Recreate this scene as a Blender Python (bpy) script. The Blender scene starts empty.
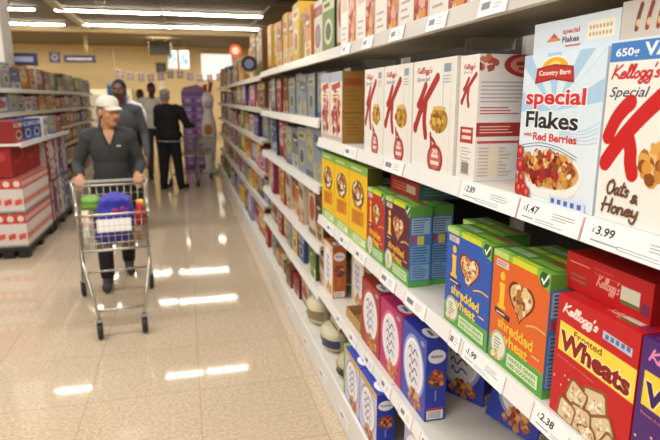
import bpy, bmesh, math, random
from mathutils import Vector, Matrix
import numpy as np
random.seed(7)
COL = bpy.context.scene.collection
PI = math.pi

# ------------------------------------------------------------------ materials
def lin(c):
    if isinstance(c, str):
        c = c.lstrip('#'); c = [int(c[i:i+2], 16)/255 for i in (0, 2, 4)]
    return tuple((x/12.92 if x <= .04045 else ((x+.055)/1.055)**2.4) for x in c[:3])
MATS = {}
def mat(c, rough=.42, metal=0., vary=.05, scale=40., emis=0., spec=.4, name=None):
    key = (c if isinstance(c, str) else tuple(round(x, 3) for x in c), rough, metal, vary, scale, emis, spec)
    if key in MATS: return MATS[key]
    m = bpy.data.materials.new(name or 'finish_%03d' % len(MATS)); m.use_nodes = True
    nt = m.node_tree; p = nt.nodes['Principled BSDF']
    L = lin(c)
    p.inputs['Roughness'].default_value = rough; p.inputs['Metallic'].default_value = metal
    p.inputs['Specular IOR Level'].default_value = spec
    if emis:
        p.inputs['Emission Color'].default_value = (*L, 1); p.inputs['Emission Strength'].default_value = emis
    tc = nt.nodes.new('ShaderNodeTexCoord'); nz = nt.nodes.new('ShaderNodeTexNoise'); nz.inputs['Scale'].default_value = scale
    nz.inputs['Detail'].default_value = 2
    nt.links.new(tc.outputs['Object'], nz.inputs['Vector'])
    mx = nt.nodes.new('ShaderNodeMix'); mx.data_type = 'RGBA'
    mx.inputs[6].default_value = (*[x*(1-vary) for x in L], 1); mx.inputs[7].default_value = (*[min(1, x*(1+vary)) for x in L], 1)
    nt.links.new(nz.outputs['Fac'], mx.inputs[0]); nt.links.new(mx.outputs[2], p.inputs['Base Color'])
    MATS[key] = m
    return m

# ------------------------------------------------------------------ text and strokes as flat triangles
TXT = {}
def text2d(s, bold=0., shear=0.):
    k = (s, bold, shear)
    if k in TXT: return TXT[k]
    cu = bpy.data.curves.new('lettering', 'FONT'); cu.body = s; cu.offset = bold; cu.shear = shear; cu.resolution_u = 3
    o = bpy.data.objects.new('lettering', cu); COL.objects.link(o)
    dg = bpy.context.evaluated_depsgraph_get(); dg.update()
    me = o.evaluated_get(dg).to_mesh()
    vs = [(v.co.x, v.co.y) for v in me.vertices]; fs = [tuple(p.vertices) for p in me.polygons]
    o.evaluated_get(dg).to_mesh_clear()
    bpy.data.objects.remove(o); bpy.data.curves.remove(cu)
    x0 = min(v[0] for v in vs); x1 = max(v[0] for v in vs); y0 = min(v[1] for v in vs); y1 = max(v[1] for v in vs)
    vs = [((x-x0)/(x1-x0), (y-y0)/(y1-y0)) for x, y in vs]
    TXT[k] = (vs, fs)
    return TXT[k]
def smooth(pts, n=5):
    if len(pts) < 3: return pts
    P = [pts[0]] + list(pts) + [pts[-1]]; out = []
    for i in range(1, len(P)-2):
        a, b, c, d = P[i-1], P[i], P[i+1], P[i+2]
        for k in range(n):
            t = k/n
            out.append(tuple(.5*((2*b[j]) + (-a[j]+c[j])*t + (2*a[j]-5*b[j]+4*c[j]-d[j])*t*t + (-a[j]+3*b[j]-3*c[j]+d[j])*t**3) for j in (0, 1)))
    out.append(pts[-1]); return out
def stroke2d(pts, w, n=5):
    """flat mitred ribbon with round ends, in metres; it rises a hair along its length so that crossings do not coincide"""
    P = smooth(pts, n); P = [p for i, p in enumerate(P) if i == 0 or math.hypot(p[0]-P[i-1][0], p[1]-P[i-1][1]) > 1e-6]
    vs = []; fs = []; N = len(P)
    D = [((b[0]-a[0]), (b[1]-a[1])) for a, b in zip(P[:-1], P[1:])]; D = [(x/math.hypot(x, y), y/math.hypot(x, y)) for x, y in D]
    for i, p in enumerate(P):
        a, b = D[max(i-1, 0)], D[min(i, N-2)]; tx, ty = a[0]+b[0], a[1]+b[1]; l = math.hypot(tx, ty)
        tx, ty = (tx/l, ty/l) if l > .2 else b
        k = w/2/max(.7, tx*b[0]+ty*b[1]); e = 1.2e-5*i/(N-1)
        vs += [(p[0]+ty*k, p[1]-tx*k, e), (p[0]-ty*k, p[1]+tx*k, e)]
    for i in range(N-1): fs.append((2*i, 2*i+2, 2*i+3, 2*i+1))
    for q, d, s, (ia, ib), e in ((P[0], D[0], -1, (1, 0), 0.), (P[-1], D[-1], 1, (2*N-2, 2*N-1), 1.2e-5)):
        k = len(vs); a0 = math.atan2(d[1], d[0])-PI/2 if s > 0 else math.atan2(d[1], d[0])+PI/2
        vs += [(q[0]+w/2*math.cos(a0+PI*j/6), q[1]+w/2*math.sin(a0+PI*j/6), e) for j in range(1, 6)]
        fs.append((ia, *range(k, k+5), ib))
    return vs, fs
SCRIPT = {
 'K': (.62, [[(.17, 1), (.05, 0)], [(.6, 1), (.12, .45), (.35, .3), (.62, 0)]]),
 'e': (.42, [[(.05, .25), (.35, .3), (.3, .48), (.12, .42), (.05, .2), (.15, .02), (.42, .1)]]),
 'l': (.28, [[(0, .1), (.22, .6), (.27, .95), (.14, .92), (.09, .3), (.15, .02), (.3, .1)]]),
 'o': (.4, [[(.25, .48), (.08, .35), (.06, .1), (.2, 0), (.34, .15), (.32, .4), (.22, .48)]]),
 'g': (.42, [[(.32, .42), (.15, .48), (.05, .25), (.15, .03), (.32, .2), (.36, .45), (.34, -.2), (.18, -.4), (.05, -.25), (.4, .1)]]),
 's': (.36, [[(.32, .42), (.18, .48), (.1, .36), (.28, .18), (.22, .02), (.04, .06)]]),
 "'": (.15, [[(.1, 1), (.05, .78)]]),
 'O': (.66, [[(.4, 1), (.12, .8), (.05, .35), (.25, 0), (.52, .2), (.57, .7), (.38, 1), (.28, .85)]]),
 'a': (.45, [[(.34, .45), (.15, .48), (.05, .25), (.14, .02), (.3, .2), (.36, .46), (.34, .08), (.45, .05)]]),
 't': (.34, [[(.18, .9), (.14, .15), (.22, .02), (.34, .1)], [(.0, .6), (.36, .66)]]),
 '&': (.5, [[(.5, 0), (.15, .6), (.25, .85), (.38, .7), (.08, .2), (.2, 0), (.45, .35)]]),
 'H': (.66, [[(.14, 1), (.08, 0)], [(.58, 1), (.52, 0)], [(0, .45), (.62, .55)]]),
 'n': (.44, [[(.05, .48), (.06, 0)], [(.06, .3), (.22, .48), (.32, .38), (.32, .05), (.42, .05)]]),
 'y': (.44, [[(.05, .48), (.1, .12), (.22, .08), (.34, .3), (.36, .48)], [(.36, .48), (.3, -.3), (.12, -.4), (.0, -.2)]]),
 ' ': (.25, []),
}
def script2d(s, x, y, h, w, wd, shear=.2, rise=0.):
    """hand-script word; h = capital height, w = total width, wd = pen width (metres)"""
    tot = sum(SCRIPT[c][0] for c in s); k = w/tot; vs = []; fs = []; cx = 0
    for c in s:
        cw, st = SCRIPT[c]
        for pl in st:
            pts = [(x+(cx+px)*k+shear*py*h, y+py*h+rise*(cx+px)/tot) for px, py in pl]
            a, b = stroke2d(pts, wd); a = [(p[0], p[1], p[2]+(5e-6 if (len(vs)//7) % 2 else 0)) for p in a]; o = len(vs); vs += a; fs += [tuple(i+o for i in f) for f in b]
        cx += cw
    return vs, fs

# ------------------------------------------------------------------ mesh helpers
class MB:
    def __init__(s): s.v = []; s.f = []; s.m = []; s.mats = []; s.sm = []
    def mi(s, m):
        if m not in s.mats: s.mats.append(m)
        return s.mats.index(m)
    def add(s, vs, fs, m, smooth=False):
        o = len(s.v); i = s.mi(m); s.v += [tuple(v) for v in vs]
        for f in fs: s.f.append(tuple(k+o for k in f)); s.m.append(i); s.sm.append(smooth)
    def box(s, x0, x1, y0, y1, z0, z1, m, bev=0.):
        if bev:
            bm = bmesh.new(); bmesh.ops.create_cube(bm, size=1)
            for v in bm.verts: v.co = ((x0+x1)/2+v.co.x*(x1-x0), (y0+y1)/2+v.co.y*(y1-y0), (z0+z1)/2+v.co.z*(z1-z0))
            bmesh.ops.bevel(bm, geom=list(bm.edges), offset=bev, segments=2, affect='EDGES', profile=.5)
            s.bm(bm, m); return
        v = [(x, y, z) for z in (z0, z1) for y in (y0, y1) for x in (x0, x1)]
        s.add(v, [(0, 2, 3, 1), (4, 5, 7, 6), (0, 1, 5, 4), (2, 6, 7, 3), (0, 4, 6, 2), (1, 3, 7, 5)], m)
    def bm(s, bm, m, smooth=False):
        bm.verts.index_update(); s.add([v.co[:] for v in bm.verts], [[v.index for v in f.verts] for f in bm.faces], m, smooth); bm.free()
    def tube(s, pts, r, m, n=8, caps=True):
        """round tube along points; r a number or a list"""
        P = [Vector(p) for p in pts]; R = r if isinstance(r, (list, tuple)) else [r]*len(P); vs = []; fs = []
        for i, p in enumerate(P):
            d = (P[min(i+1, len(P)-1)]-P[max(i-1, 0)]).normalized()
            u = d.orthogonal().normalized() if i == 0 else (u-d*u.dot(d)).normalized()
            w = d.cross(u)
            vs += [p+(u*math.cos(2*PI*k/n)+w*math.sin(2*PI*k/n))*R[i] for k in range(n)]
        for i in range(len(P)-1):
            for k in range(n): fs.append((i*n+k, i*n+(k+1) % n, (i+1)*n+(k+1) % n, (i+1)*n+k))
        if caps: fs += [tuple(range(n-1, -1, -1)), tuple(range((len(P)-1)*n, len(P)*n))]
        s.add(vs, fs, m, True)
    def ell(s, c, r, m, rot=None, nu=16, nv=10):
        vs = [(0, 0, -1)]; fs = []
        for j in range(1, nv):
            a = -PI/2+PI*j/nv
            vs += [(math.cos(a)*math.cos(2*PI*i/nu), math.cos(a)*math.sin(2*PI*i/nu), math.sin(a)) for i in range(nu)]
        vs.append((0, 0, 1)); t = len(vs)-1
        for i in range(nu):
            fs.append((0, 1+(i+1) % nu, 1+i)); fs.append((t, t-nu+i, t-nu+(i+1) % nu))
            for j in range(nv-2): fs.append((1+j*nu+i, 1+j*nu+(i+1) % nu, 1+(j+1)*nu+(i+1) % nu, 1+(j+1)*nu+i))
        M = rot or Matrix.Identity(3); c = Vector(c); r = r if isinstance(r, (tuple, list)) else (r, r, r)
        s.add([c+M@Vector((x*r[0], y*r[1], z*r[2])) for x, y, z in vs], fs, m, True)
    def lathe(s, prof, m, c=(0, 0, 0), n=20):
        vs = []; fs = []
        for r, z in prof: vs += [(c[0]+r*math.cos(2*PI*i/n), c[1]+r*math.sin(2*PI*i/n), c[2]+z) for i in range(n)]
        for j in range(len(prof)-1):
            for i in range(n): fs.append((j*n+i, j*n+(i+1) % n, (j+1)*n+(i+1) % n, (j+1)*n+i))
        fs += [tuple(range(n-1, -1, -1)), tuple(range((len(prof)-1)*n, len(prof)*n))]
        s.add(vs, fs, m, True)
    def mesh(s, name):
        me = bpy.data.meshes.new(name); me.from_pydata(s.v, [], s.f)
        for m in s.mats: me.materials.append(m)
        me.polygons.foreach_set('material_index', s.m); me.polygons.foreach_set('use_smooth', s.sm); me.update()
        return me
    def obj(s, name, parent=None, loc=None, rz=0.):
        o = bpy.data.objects.new(name, s.mesh(name)); COL.objects.link(o)
        if loc: o.location = loc
        o.rotation_euler.z = rz
        if parent: o.parent = parent
        return o
def tag(o, label, cat, group=None, kind=None):
    o['label'] = label; o['category'] = cat
    if group: o['group'] = group
    if kind: o['kind'] = kind
    return o
def struct(o): o['kind'] = 'structure'; return o
def empty(name, loc=(0, 0, 0), rz=0.):
    o = bpy.data.objects.new(name, None); COL.objects.link(o); o.location = loc; o.rotation_euler.z = rz; o.empty_display_size = .05
    return o

# ------------------------------------------------------------------ printed cartons
EPS = 1.6e-5
class Carton:
    """one carton: six board faces with the print laid on them as flat ink shapes; origin at bottom centre of the front, front looks to -y"""
    def __init__(s, w, d, h, base, **faces):
        s.w, s.d, s.h = w, d, h; s.mb = MB(); s.n = {}
        g = lambda k: mat(faces.get(k, base))
        x0, x1 = -w/2, w/2; q = s.mb
        V = [(x0, 0, 0), (x1, 0, 0), (x1, d, 0), (x0, d, 0), (x0, 0, h), (x1, 0, h), (x1, d, h), (x0, d, h)]
        for k, f in dict(bottom=(0, 3, 2, 1), top=(4, 5, 6, 7), front=(0, 1, 5, 4), right=(1, 2, 6, 5), back=(2, 3, 7, 6), left=(3, 0, 4, 7)).items():
            q.add(V, [f], g(k))
    def size(s, face): return {'front': (s.w, s.h), 'right': (s.d, s.h), 'left': (s.d, s.h), 'top': (s.w, s.d)}[face]
    def put(s, face, vs, fs, c, same=False):
        """vs in metres on the face, measured from its lower left corner"""
        n = s.n[face] = s.n.get(face, 0)+(0 if same else 1); e = EPS*n; w, d, h = s.w, s.d, s.h; W, H = s.size(face); t = 4e-4
        vs = [(min(W-t, max(t, p[0])), min(H-t, max(t, p[1])), *p[2:]) for p in vs]        # print stops at the board's edge
        F = {'front': lambda a, b, r=0.: (a-w/2, -e-r, b), 'right': lambda a, b, r=0.: (w/2+e+r, a, b), 'left': lambda a, b, r=0.: (-w/2-e-r, d-a, b), 'top': lambda a, b, r=0.: (a-w/2, b, h+e+r)}[face]
        s.mb.add([F(*p) for p in vs], fs, c if not isinstance(c, (str, tuple)) else mat(c))
    def poly(s, face, pts, c):
        W, H = s.size(face); s.put(face, [(u*W, v*H) for u, v in pts], [tuple(range(len(pts)))], c)
    def rect(s, face, u0, v0, u1, v1, c): s.poly(face, [(u0, v0), (u1, v0), (u1, v1), (u0, v1)], c)
    def oval(s, face, u, v, ru, rv, c, a0=0., a1=2*PI, n=24):
        s.poly(face, [(u+ru*math.cos(a0+(a1-a0)*i/n), v+rv*math.sin(a0+(a1-a0)*i/n)) for i in range(n if a1-a0 > 6.2 else n+1)], c)
    def text(s, face, t, u, v, w, h, c, bold=.012, shear=0., slope=0., shadow=None):
        W, H = s.size(face); vs, fs = text2d(t, bold, shear)
        P = [((u+x*w)*W, (v+y*h+slope*x)*H) for x, y in vs]
        if shadow:
            vb, fb = text2d(t, bold+.03, shear); s.put(face, [((u-.012+x*(w+.024))*W, (v-.008+y*(h+.016)+slope*x)*H) for x, y in vb], fb, shadow)
        s.put(face, P, fs, c)
    def stroke(s, face, pts, wd, c, n=5):
        W, H = s.size(face); vs, fs = stroke2d([(u*W, v*H) for u, v in pts], wd, n); s.put(face, vs, fs, c)
    def script(s, face, t, u, v, w, h, wd, c, shear=.2, rise=0., rim=None):
        W, H = s.size(face)
        if rim: s.put(face, *script2d(t, u*W, v*H, h*H, w*W, wd*2.0, shear, rise*H), rim)
        s.put(face, *script2d(t, u*W, v*H, h*H, w*W, wd, shear, rise*H), c)
    def lines(s, face, u0, u1, v0, v1, n, c, th=.35, rnd=None):
        R = rnd or random
        for i in range(n):
            v = v1-(v1-v0)*(i+.5)/n; e = u0+(u1-u0)*R.uniform(.6, 1); t = (v1-v0)/n*th/2
            s.rect(face, u0, v-t, e, v+t, c)
    def heap(s, face, u, v, ru, rv, n, cols, r0, r1, seed=1, blob=False):
        """a photographed heap of flakes: many small patches"""
        R = random.Random(seed); W, H = s.size(face)
        for i in range(n):
            a = R.uniform(0, 2*PI); q = math.sqrt(R.random()); cu, cv = u+ru*q*math.cos(a), v+rv*q*math.sin(a); r = R.uniform(r0, r1); k = R.uniform(.6, 1); t0 = R.uniform(0, PI)
            pts = []
            for j in range(8):
                x, y = r*math.cos(j*PI/4), r*k*math.sin(j*PI/4); pts.append((cu*W+x*math.cos(t0)-y*math.sin(t0), cv*H+x*math.sin(t0)+y*math.cos(t0)))
            s.put(face, pts, [tuple(range(8))], R.choice(cols))
    def mesh(s, name='carton'): return s.mb.mesh(name)

def put_box(me, name, label, cat, X, ya, yb, z, group=None, rz=-PI/2, tilt=None, loc=None, sx=1.):
    """stand a carton on a shelf: front in the plane X, sides at ya > yb"""
    o = bpy.data.objects.new(name, me); COL.objects.link(o); o.location = loc or (X, (ya+yb)/2, z); o.location.z += .0008; o.rotation_euler = (tilt or 0, 0, rz)
    o.scale.x = sx
    return tag(o, label, cat, group)

FLAKE = ['#c98a3c', '#dba650', '#b06a25', '#e8c27a', '#8e4a18', '#d9953f']
BERRY = ['#a81d22', '#b9342c', '#7d1216', '#c98a3c', '#e2c79c', '#b8702c', '#e6d6bc', '#a84a1f']

# ================================================================== camera
def build_camera():
    f = 560.; cx, cy, vx, vy, H = 330, 220, 184, 98, 1.62
    a = Vector(((vx-cx)/f, (cy-vy)/f, -1)).normalized(); u = Vector((0, -a.z, a.y)).normalized(); r = a.cross(u)
    M = Matrix((r, a, u))                      # camera axes -> world axes
    cam = bpy.data.cameras.new('camera'); o = bpy.data.objects.new('camera', cam); COL.objects.link(o)
    o.matrix_world = Matrix.Translation((0, 0, H)) @ M.to_4x4()
    cam.sensor_width = 36; cam.lens = 36*f/660; cam.clip_start = .05; cam.clip_end = 100
    cam.dof.use_dof = True; cam.dof.focus_distance = 1.35; cam.dof.aperture_fstop = 4.2
    bpy.context.scene.camera = o
build_camera()

# ================================================================== room
CEIL = 3.6
def floor_mat():
    m = bpy.data.materials.new('floor_tiles'); m.use_nodes = True; nt = m.node_tree; p = nt.nodes['Principled BSDF']; N = nt.nodes.new; Lk = nt.links.new
    tc = N('ShaderNodeTexCoord'); nz = N('ShaderNodeTexNoise'); nz.inputs['Scale'].default_value = 60; nz.inputs['Detail'].default_value = 6
    Lk(tc.outputs['Object'], nz.inputs['Vector'])
    n2 = N('ShaderNodeTexNoise'); n2.inputs['Scale'].default_value = .8; Lk(tc.outputs['Object'], n2.inputs['Vector'])
    r = N('ShaderNodeValToRGB'); r.color_ramp.elements[0].position = .35; r.color_ramp.elements[1].position = .65
    r.color_ramp.elements[0].color = (*lin('#bda88e'), 1); r.color_ramp.elements[1].color = (*lin('#d8c7ad'), 1)
    Lk(nz.outputs['Fac'], r.inputs[0])
    b = N('ShaderNodeTexBrick'); b.offset = 0; b.inputs['Scale'].default_value = 1; b.inputs['Brick Width'].default_value = .6; b.inputs['Row Height'].default_value = .6
    b.inputs['Mortar Size'].default_value = .004; b.inputs['Mortar Smooth'].default_value = .3
    b.inputs['Color1'].default_value = (1, 1, 1, 1); b.inputs['Color2'].default_value = (.95, .95, .95, 1); b.inputs['Mortar'].default_value = (.78, .74, .7, 1)
    Lk(tc.outputs['Object'], b.inputs['Vector'])
    mx = N('ShaderNodeMix'); mx.data_type = 'RGBA'; mx.blend_type = 'MULTIPLY'; mx.inputs[0].default_value = 1
    Lk(r.outputs[0], mx.inputs[6]); Lk(b.outputs['Color'], mx.inputs[7])
    m3 = N('ShaderNodeMix'); m3.data_type = 'RGBA'; m3.blend_type = 'MULTIPLY'; m3.inputs[0].default_value = 1
    rr = N('ShaderNodeValToRGB'); rr.color_ramp.elements[0].color = (.88, .84, .8, 1); rr.color_ramp.elements[1].color = (1, 1, 1, 1); Lk(n2.outputs['Fac'], rr.inputs[0])
    Lk(mx.outputs[2], m3.inputs[6]); Lk(rr.outputs[0], m3.inputs[7]); Lk(m3.outputs[2], p.inputs['Base Color'])
    p.inputs['Roughness'].default_value = .05; p.inputs['Specular IOR Level'].default_value = .6
    return m
def slab(name, x0, x1, y0, y1, z0, z1, m):
    q = MB(); q.box(x0, x1, y0, y1, z0, z1, m); return struct(q.obj(name))
slab('floor', -12, 8, -6, 24, -.1, 0, floor_mat())
slab('ceiling', -12, 8, -6, 24, CEIL, CEIL+.1, mat('#746b57', .8, vary=.12, scale=3))
slab('wall_back', -12, 8, 24, 24.1, 0, CEIL, mat('#f5e0b4', .7, vary=.03, scale=2))
slab('wall_left', -12.1, -12, -6, 24, 0, CEIL, mat('#e6cf9c', .7))
slab('wall_right', 8, 8.1, -6, 24, 0, CEIL, mat('#e6cf9c', .7))
slab('wall_front', -12, 8, -6.1, -6, 0, CEIL, mat('#e6dcc8', .7))
slab('trim_1', -12, 8, 17.9, 18.1, CEIL-.14, CEIL, mat('#c9b489', .7))        # ceiling beam
slab('trim_2', -2.62, -2.46, -6, 17.9, CEIL-.08, CEIL, mat('#cfc6b2', .6))      # trunking running along the aisle
slab('trim_3', -12, 8, 12.2, 12.3, CEIL-.1, CEIL, mat('#8d8472', .7))
for i, x in enumerate((-.4, 1.9)):
    slab('trim_%d' % (4+i), x, x+.05, -6, 17.9, CEIL-.05, CEIL, mat('#8f8775', .7))
q = MB(); q.box(-2.62, -2.23, 8.35, 8.8, 0, CEIL, mat('#e9e4d6', .6)); struct(q.obj('trim_6'))   # white column by the left shelving

# fluorescent battens
TUBE = mat('#fff6e6', .5, emis=42.)
HOUS = mat('#8d8778', .5)
def batten(x0, x1, y, label):
    t = empty('fluorescent_light', ((x0+x1)/2, y, CEIL)); L = (x1-x0)/2
    a = MB(); a.box(-L, L, -.03, .03, -.045, 0, HOUS, .004); a.obj('housing', t)
    b = MB(); b.tube([(-L+.02, 0, -.066), (L-.02, 0, -.066)], .016, TUBE, 10); b.obj('tube', t)
    return tag(t, label, 'ceiling light', 'fluorescent battens under the ceiling')
batten(-5.9, -3.1, 14.35, 'bright fluorescent batten in nearer ceiling row, beside the white column')
batten(-2.7, -.42, 14.3, 'long fluorescent batten in nearer ceiling row, right after the gap by the trunking')
batten(-.40, 1.95, 14.25, 'fluorescent batten in nearer ceiling row, over the dark-clad shopper and shelf end')
batten(-6.4, -3.0, 17.1, 'fluorescent batten in farther ceiling row, beside the white column')
batten(-2.55, -.2, 16.9, 'fluorescent batten in farther ceiling row, starting past the trunking')
batten(-.18, 2.2, 16.8, 'fluorescent batten in farther ceiling row, above the purple display')
for i, (x0, x1, y) in enumerate(((-2.7, -1.8, 10.1), (-.63, .1, 10.2), (.14, .95, 10.2))):
    batten(x0, x1, y, ['overhead batten mirrored in the floor tiles before the red island', 'overhead batten mirrored mid aisle in the floor tiles', 'overhead batten mirrored in the floor tiles next to the right-hand shelving'][i])
def area(x, y, z, sx, sy, power, col=(1, .975, .94), rot=(0, 0, 0)):
    l = bpy.data.lights.new('area_lamp', 'AREA'); l.shape = 'RECTANGLE'; l.size = sx; l.size_y = sy; l.energy = power; l.color = col
    o = bpy.data.objects.new('area_lamp', l); COL.objects.link(o); o.location = (x, y, z); o.rotation_euler = rot
for y, p in ((6.6, 150), (3.2, 165), (.2, 175), (-3, 230)):
    area(-1.6, y, CEIL-.1, 7.5, .14, p)
area(-6.5, 10, CEIL-.1, 4, .14, 90); area(-3, 20.5, CEIL-.1, 12, .2, 420, (1, .86, .62))  # the warm far lamp is added to brighten the back wall
w = bpy.data.worlds.new('world'); bpy.context.scene.world = w; w.use_nodes = True
w.node_tree.nodes['Background'].inputs[0].default_value = (1, .95, .87, 1); w.node_tree.nodes['Background'].inputs[1].default_value = .3

# ================================================================== right-hand shelving
STEEL = mat('#d9d4c8', .4); RAIL = mat('#e9e7e2', .3, spec=.5); BACKP = mat('#463f37', .6); UNDER = mat('#a39982', .5); KICK = mat('#e4e1da', .4)  # BACKP and UNDER are darkened to carry the shade beneath the shelves
def gondola(ya, yb, levels, label, group, xf=.75, xb=1.3, s=1, topd=.5, rail=None):
    """shelving bay from ya to yb; s = +1 goods face -x, -1 goods face +x"""
    t = empty('shelving_bay', (xf, (ya+yb)/2, 0)); L = (yb-ya)/2; D = abs(xb-xf)
    X = lambda a, b: (min(s*a, s*b), max(s*a, s*b))
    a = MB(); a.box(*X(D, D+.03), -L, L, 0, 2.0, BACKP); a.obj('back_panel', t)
    for e in (-1, 1):
        a = MB(); a.box(*X(D-.05, D), e*L-.012 if e > 0 else -L, e*L if e > 0 else -L+.012, 0, 2.0, STEEL); a.obj('upright', t)
    for i, z in enumerate(levels):
        a = MB(); dd = D if i < len(levels)-1 else topd
        if i == 0:
            a.box(*X(-.05, D-.052), -L+.003, L-.003, z-.03, z, STEEL, .003); o = a.obj('base_shelf', t)
            r = MB(); r.box(*X(-.066, -.052), -L+.001, L-.001, 0.004, z+.01, KICK, .002); r.obj('kick_rail', o)
        else:
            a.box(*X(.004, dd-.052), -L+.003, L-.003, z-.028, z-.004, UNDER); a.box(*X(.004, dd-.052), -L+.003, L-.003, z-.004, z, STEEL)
            for e in (-1, 1): a.box(*X(.27, dd-.052), e*(L-.02)-.004, e*(L-.02)+.004, z-.07, z-.028, STEEL)
            o = a.obj('shelf', t)
            r = MB(); v = [(s*-.003, z+.004), (s*-.014, z-.048), (s*-.005, z-.052), (s*.004, z-.045), (s*.003, z+.002)]
            if s < 0: v = v[::-1]
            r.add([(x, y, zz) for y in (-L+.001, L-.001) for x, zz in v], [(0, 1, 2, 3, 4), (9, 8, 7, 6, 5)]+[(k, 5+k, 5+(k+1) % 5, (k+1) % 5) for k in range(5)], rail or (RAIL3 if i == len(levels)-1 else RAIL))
            r.obj('price_rail', o)
    return tag(t, label, 'shelving', group)
NEAR = (.165, .485, .94, 1.395, 1.865); MID = (.165, .44, .74, 1.11, 1.5, 1.865); FAR = (.165, .52, .86, 1.2, 1.52, 1.84)
RAIL2 = mat('#bcb5a6', .4); RAIL3 = mat('#c4bfb4', .35); RG = 'white steel shelving bays along the cereal side'  # RAIL2: dimmer light on the distant bays put into the rail colour
gondola(-.55, .7, NEAR, 'white shelving bay nearest the camera holding the purple wheat cereal box', RG)
gondola(.7, 1.95, NEAR, 'white shelving bay holding the orange and blue shredded cereal boxes', RG)
gondola(1.95, 3.2, NEAR, 'white shelving bay holding the three tall yellow biscuit boxes', RG)
gondola(3.2, 4.45, MID, 'white shelving bay just past the tall yellow boxes, with closer-set shelves', RG)
gondola(4.45, 5.7, MID, 'white shelving bay second past the tall yellow boxes', RG)
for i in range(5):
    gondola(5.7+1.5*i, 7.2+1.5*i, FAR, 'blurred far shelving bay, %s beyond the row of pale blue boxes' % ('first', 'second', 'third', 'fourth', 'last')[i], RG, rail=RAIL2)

# ------------------------------------------------------------------ carton designs
def kellogg(c, face, u, v, w, h, wd, col, rim=None, rise=0.): c.script(face, "Kellogg's", u, v, w, h, wd, col, .25, rise, rim)
def big_k(c, face, u0, v0, su, sv, wd, col):
    P = lambda pts: [(u0+x*su, v0+y*sv) for x, y in pts]
    W, H = c.size(face)
    for pts, k in (([(.16, .60), (.30, .74), (.48, .98)], 1.), ([(.05, .13), (.25, .45), (.52, .72), (.98, 1.12)], 1.12), ([(.50, .62), (.46, .30), (.54, 0)], 1.05), ([(.05, .13), (.05, .17)], 1.3)):
        c.stroke(face, P(pts), wd*k, col)
def special_k_value():
    c = Carton(.275, .075, .325, '#eeeae2')
    f = 'front'
    c.rect(f, 0, .885, 1, 1, '#3f7fc4'); c.rect(f, 0, .988, 1, 1, '#d8e4ef')
    c.text(f, '650g', .05, .90, .20, .055, '#f4f6f8', .02); c.text(f, 'VALUE', .29, .905, .46, .07, '#f4f6f8', .03)
    kellogg(c, f, .03, .795, .40, .07, .0042, '#c8202a')
    c.text(f, 'Special', .03, .678, .34, .072, '#2d3457', .012, .3)
    for pts, wd in (([(.055, .475), (.105, .565), (.17, .63), (.225, .665)], .029), ([(.05, .325), (.12, .405), (.219, .505), (.365, .625), (.56, .76)], .031), ([(.225, .50), (.265, .416), (.275, .345), (.30, .285)], .029)): c.stroke(f, pts, wd, '#c81a1c')
    c.heap(f, .53, .36, .17, .11, 70, FLAKE, .006, .015, 3)
    c.oval(f, .8, .2, .12, .03, '#ddd6c6')
    for rim, k in (('#2a160c', 1.0), ('#8a5a1e', .4)):
        c.script(f, 'Oats', .09, .155, .20, .08, .0046*k, rim, .2); c.script(f, '&', .31, .13, .06, .05, .004*k, rim, .2); c.script(f, 'Honey', .06, .05, .33, .08, .0046*k, rim, .2)
    return c.mesh('special_flake_value_carton')
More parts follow.
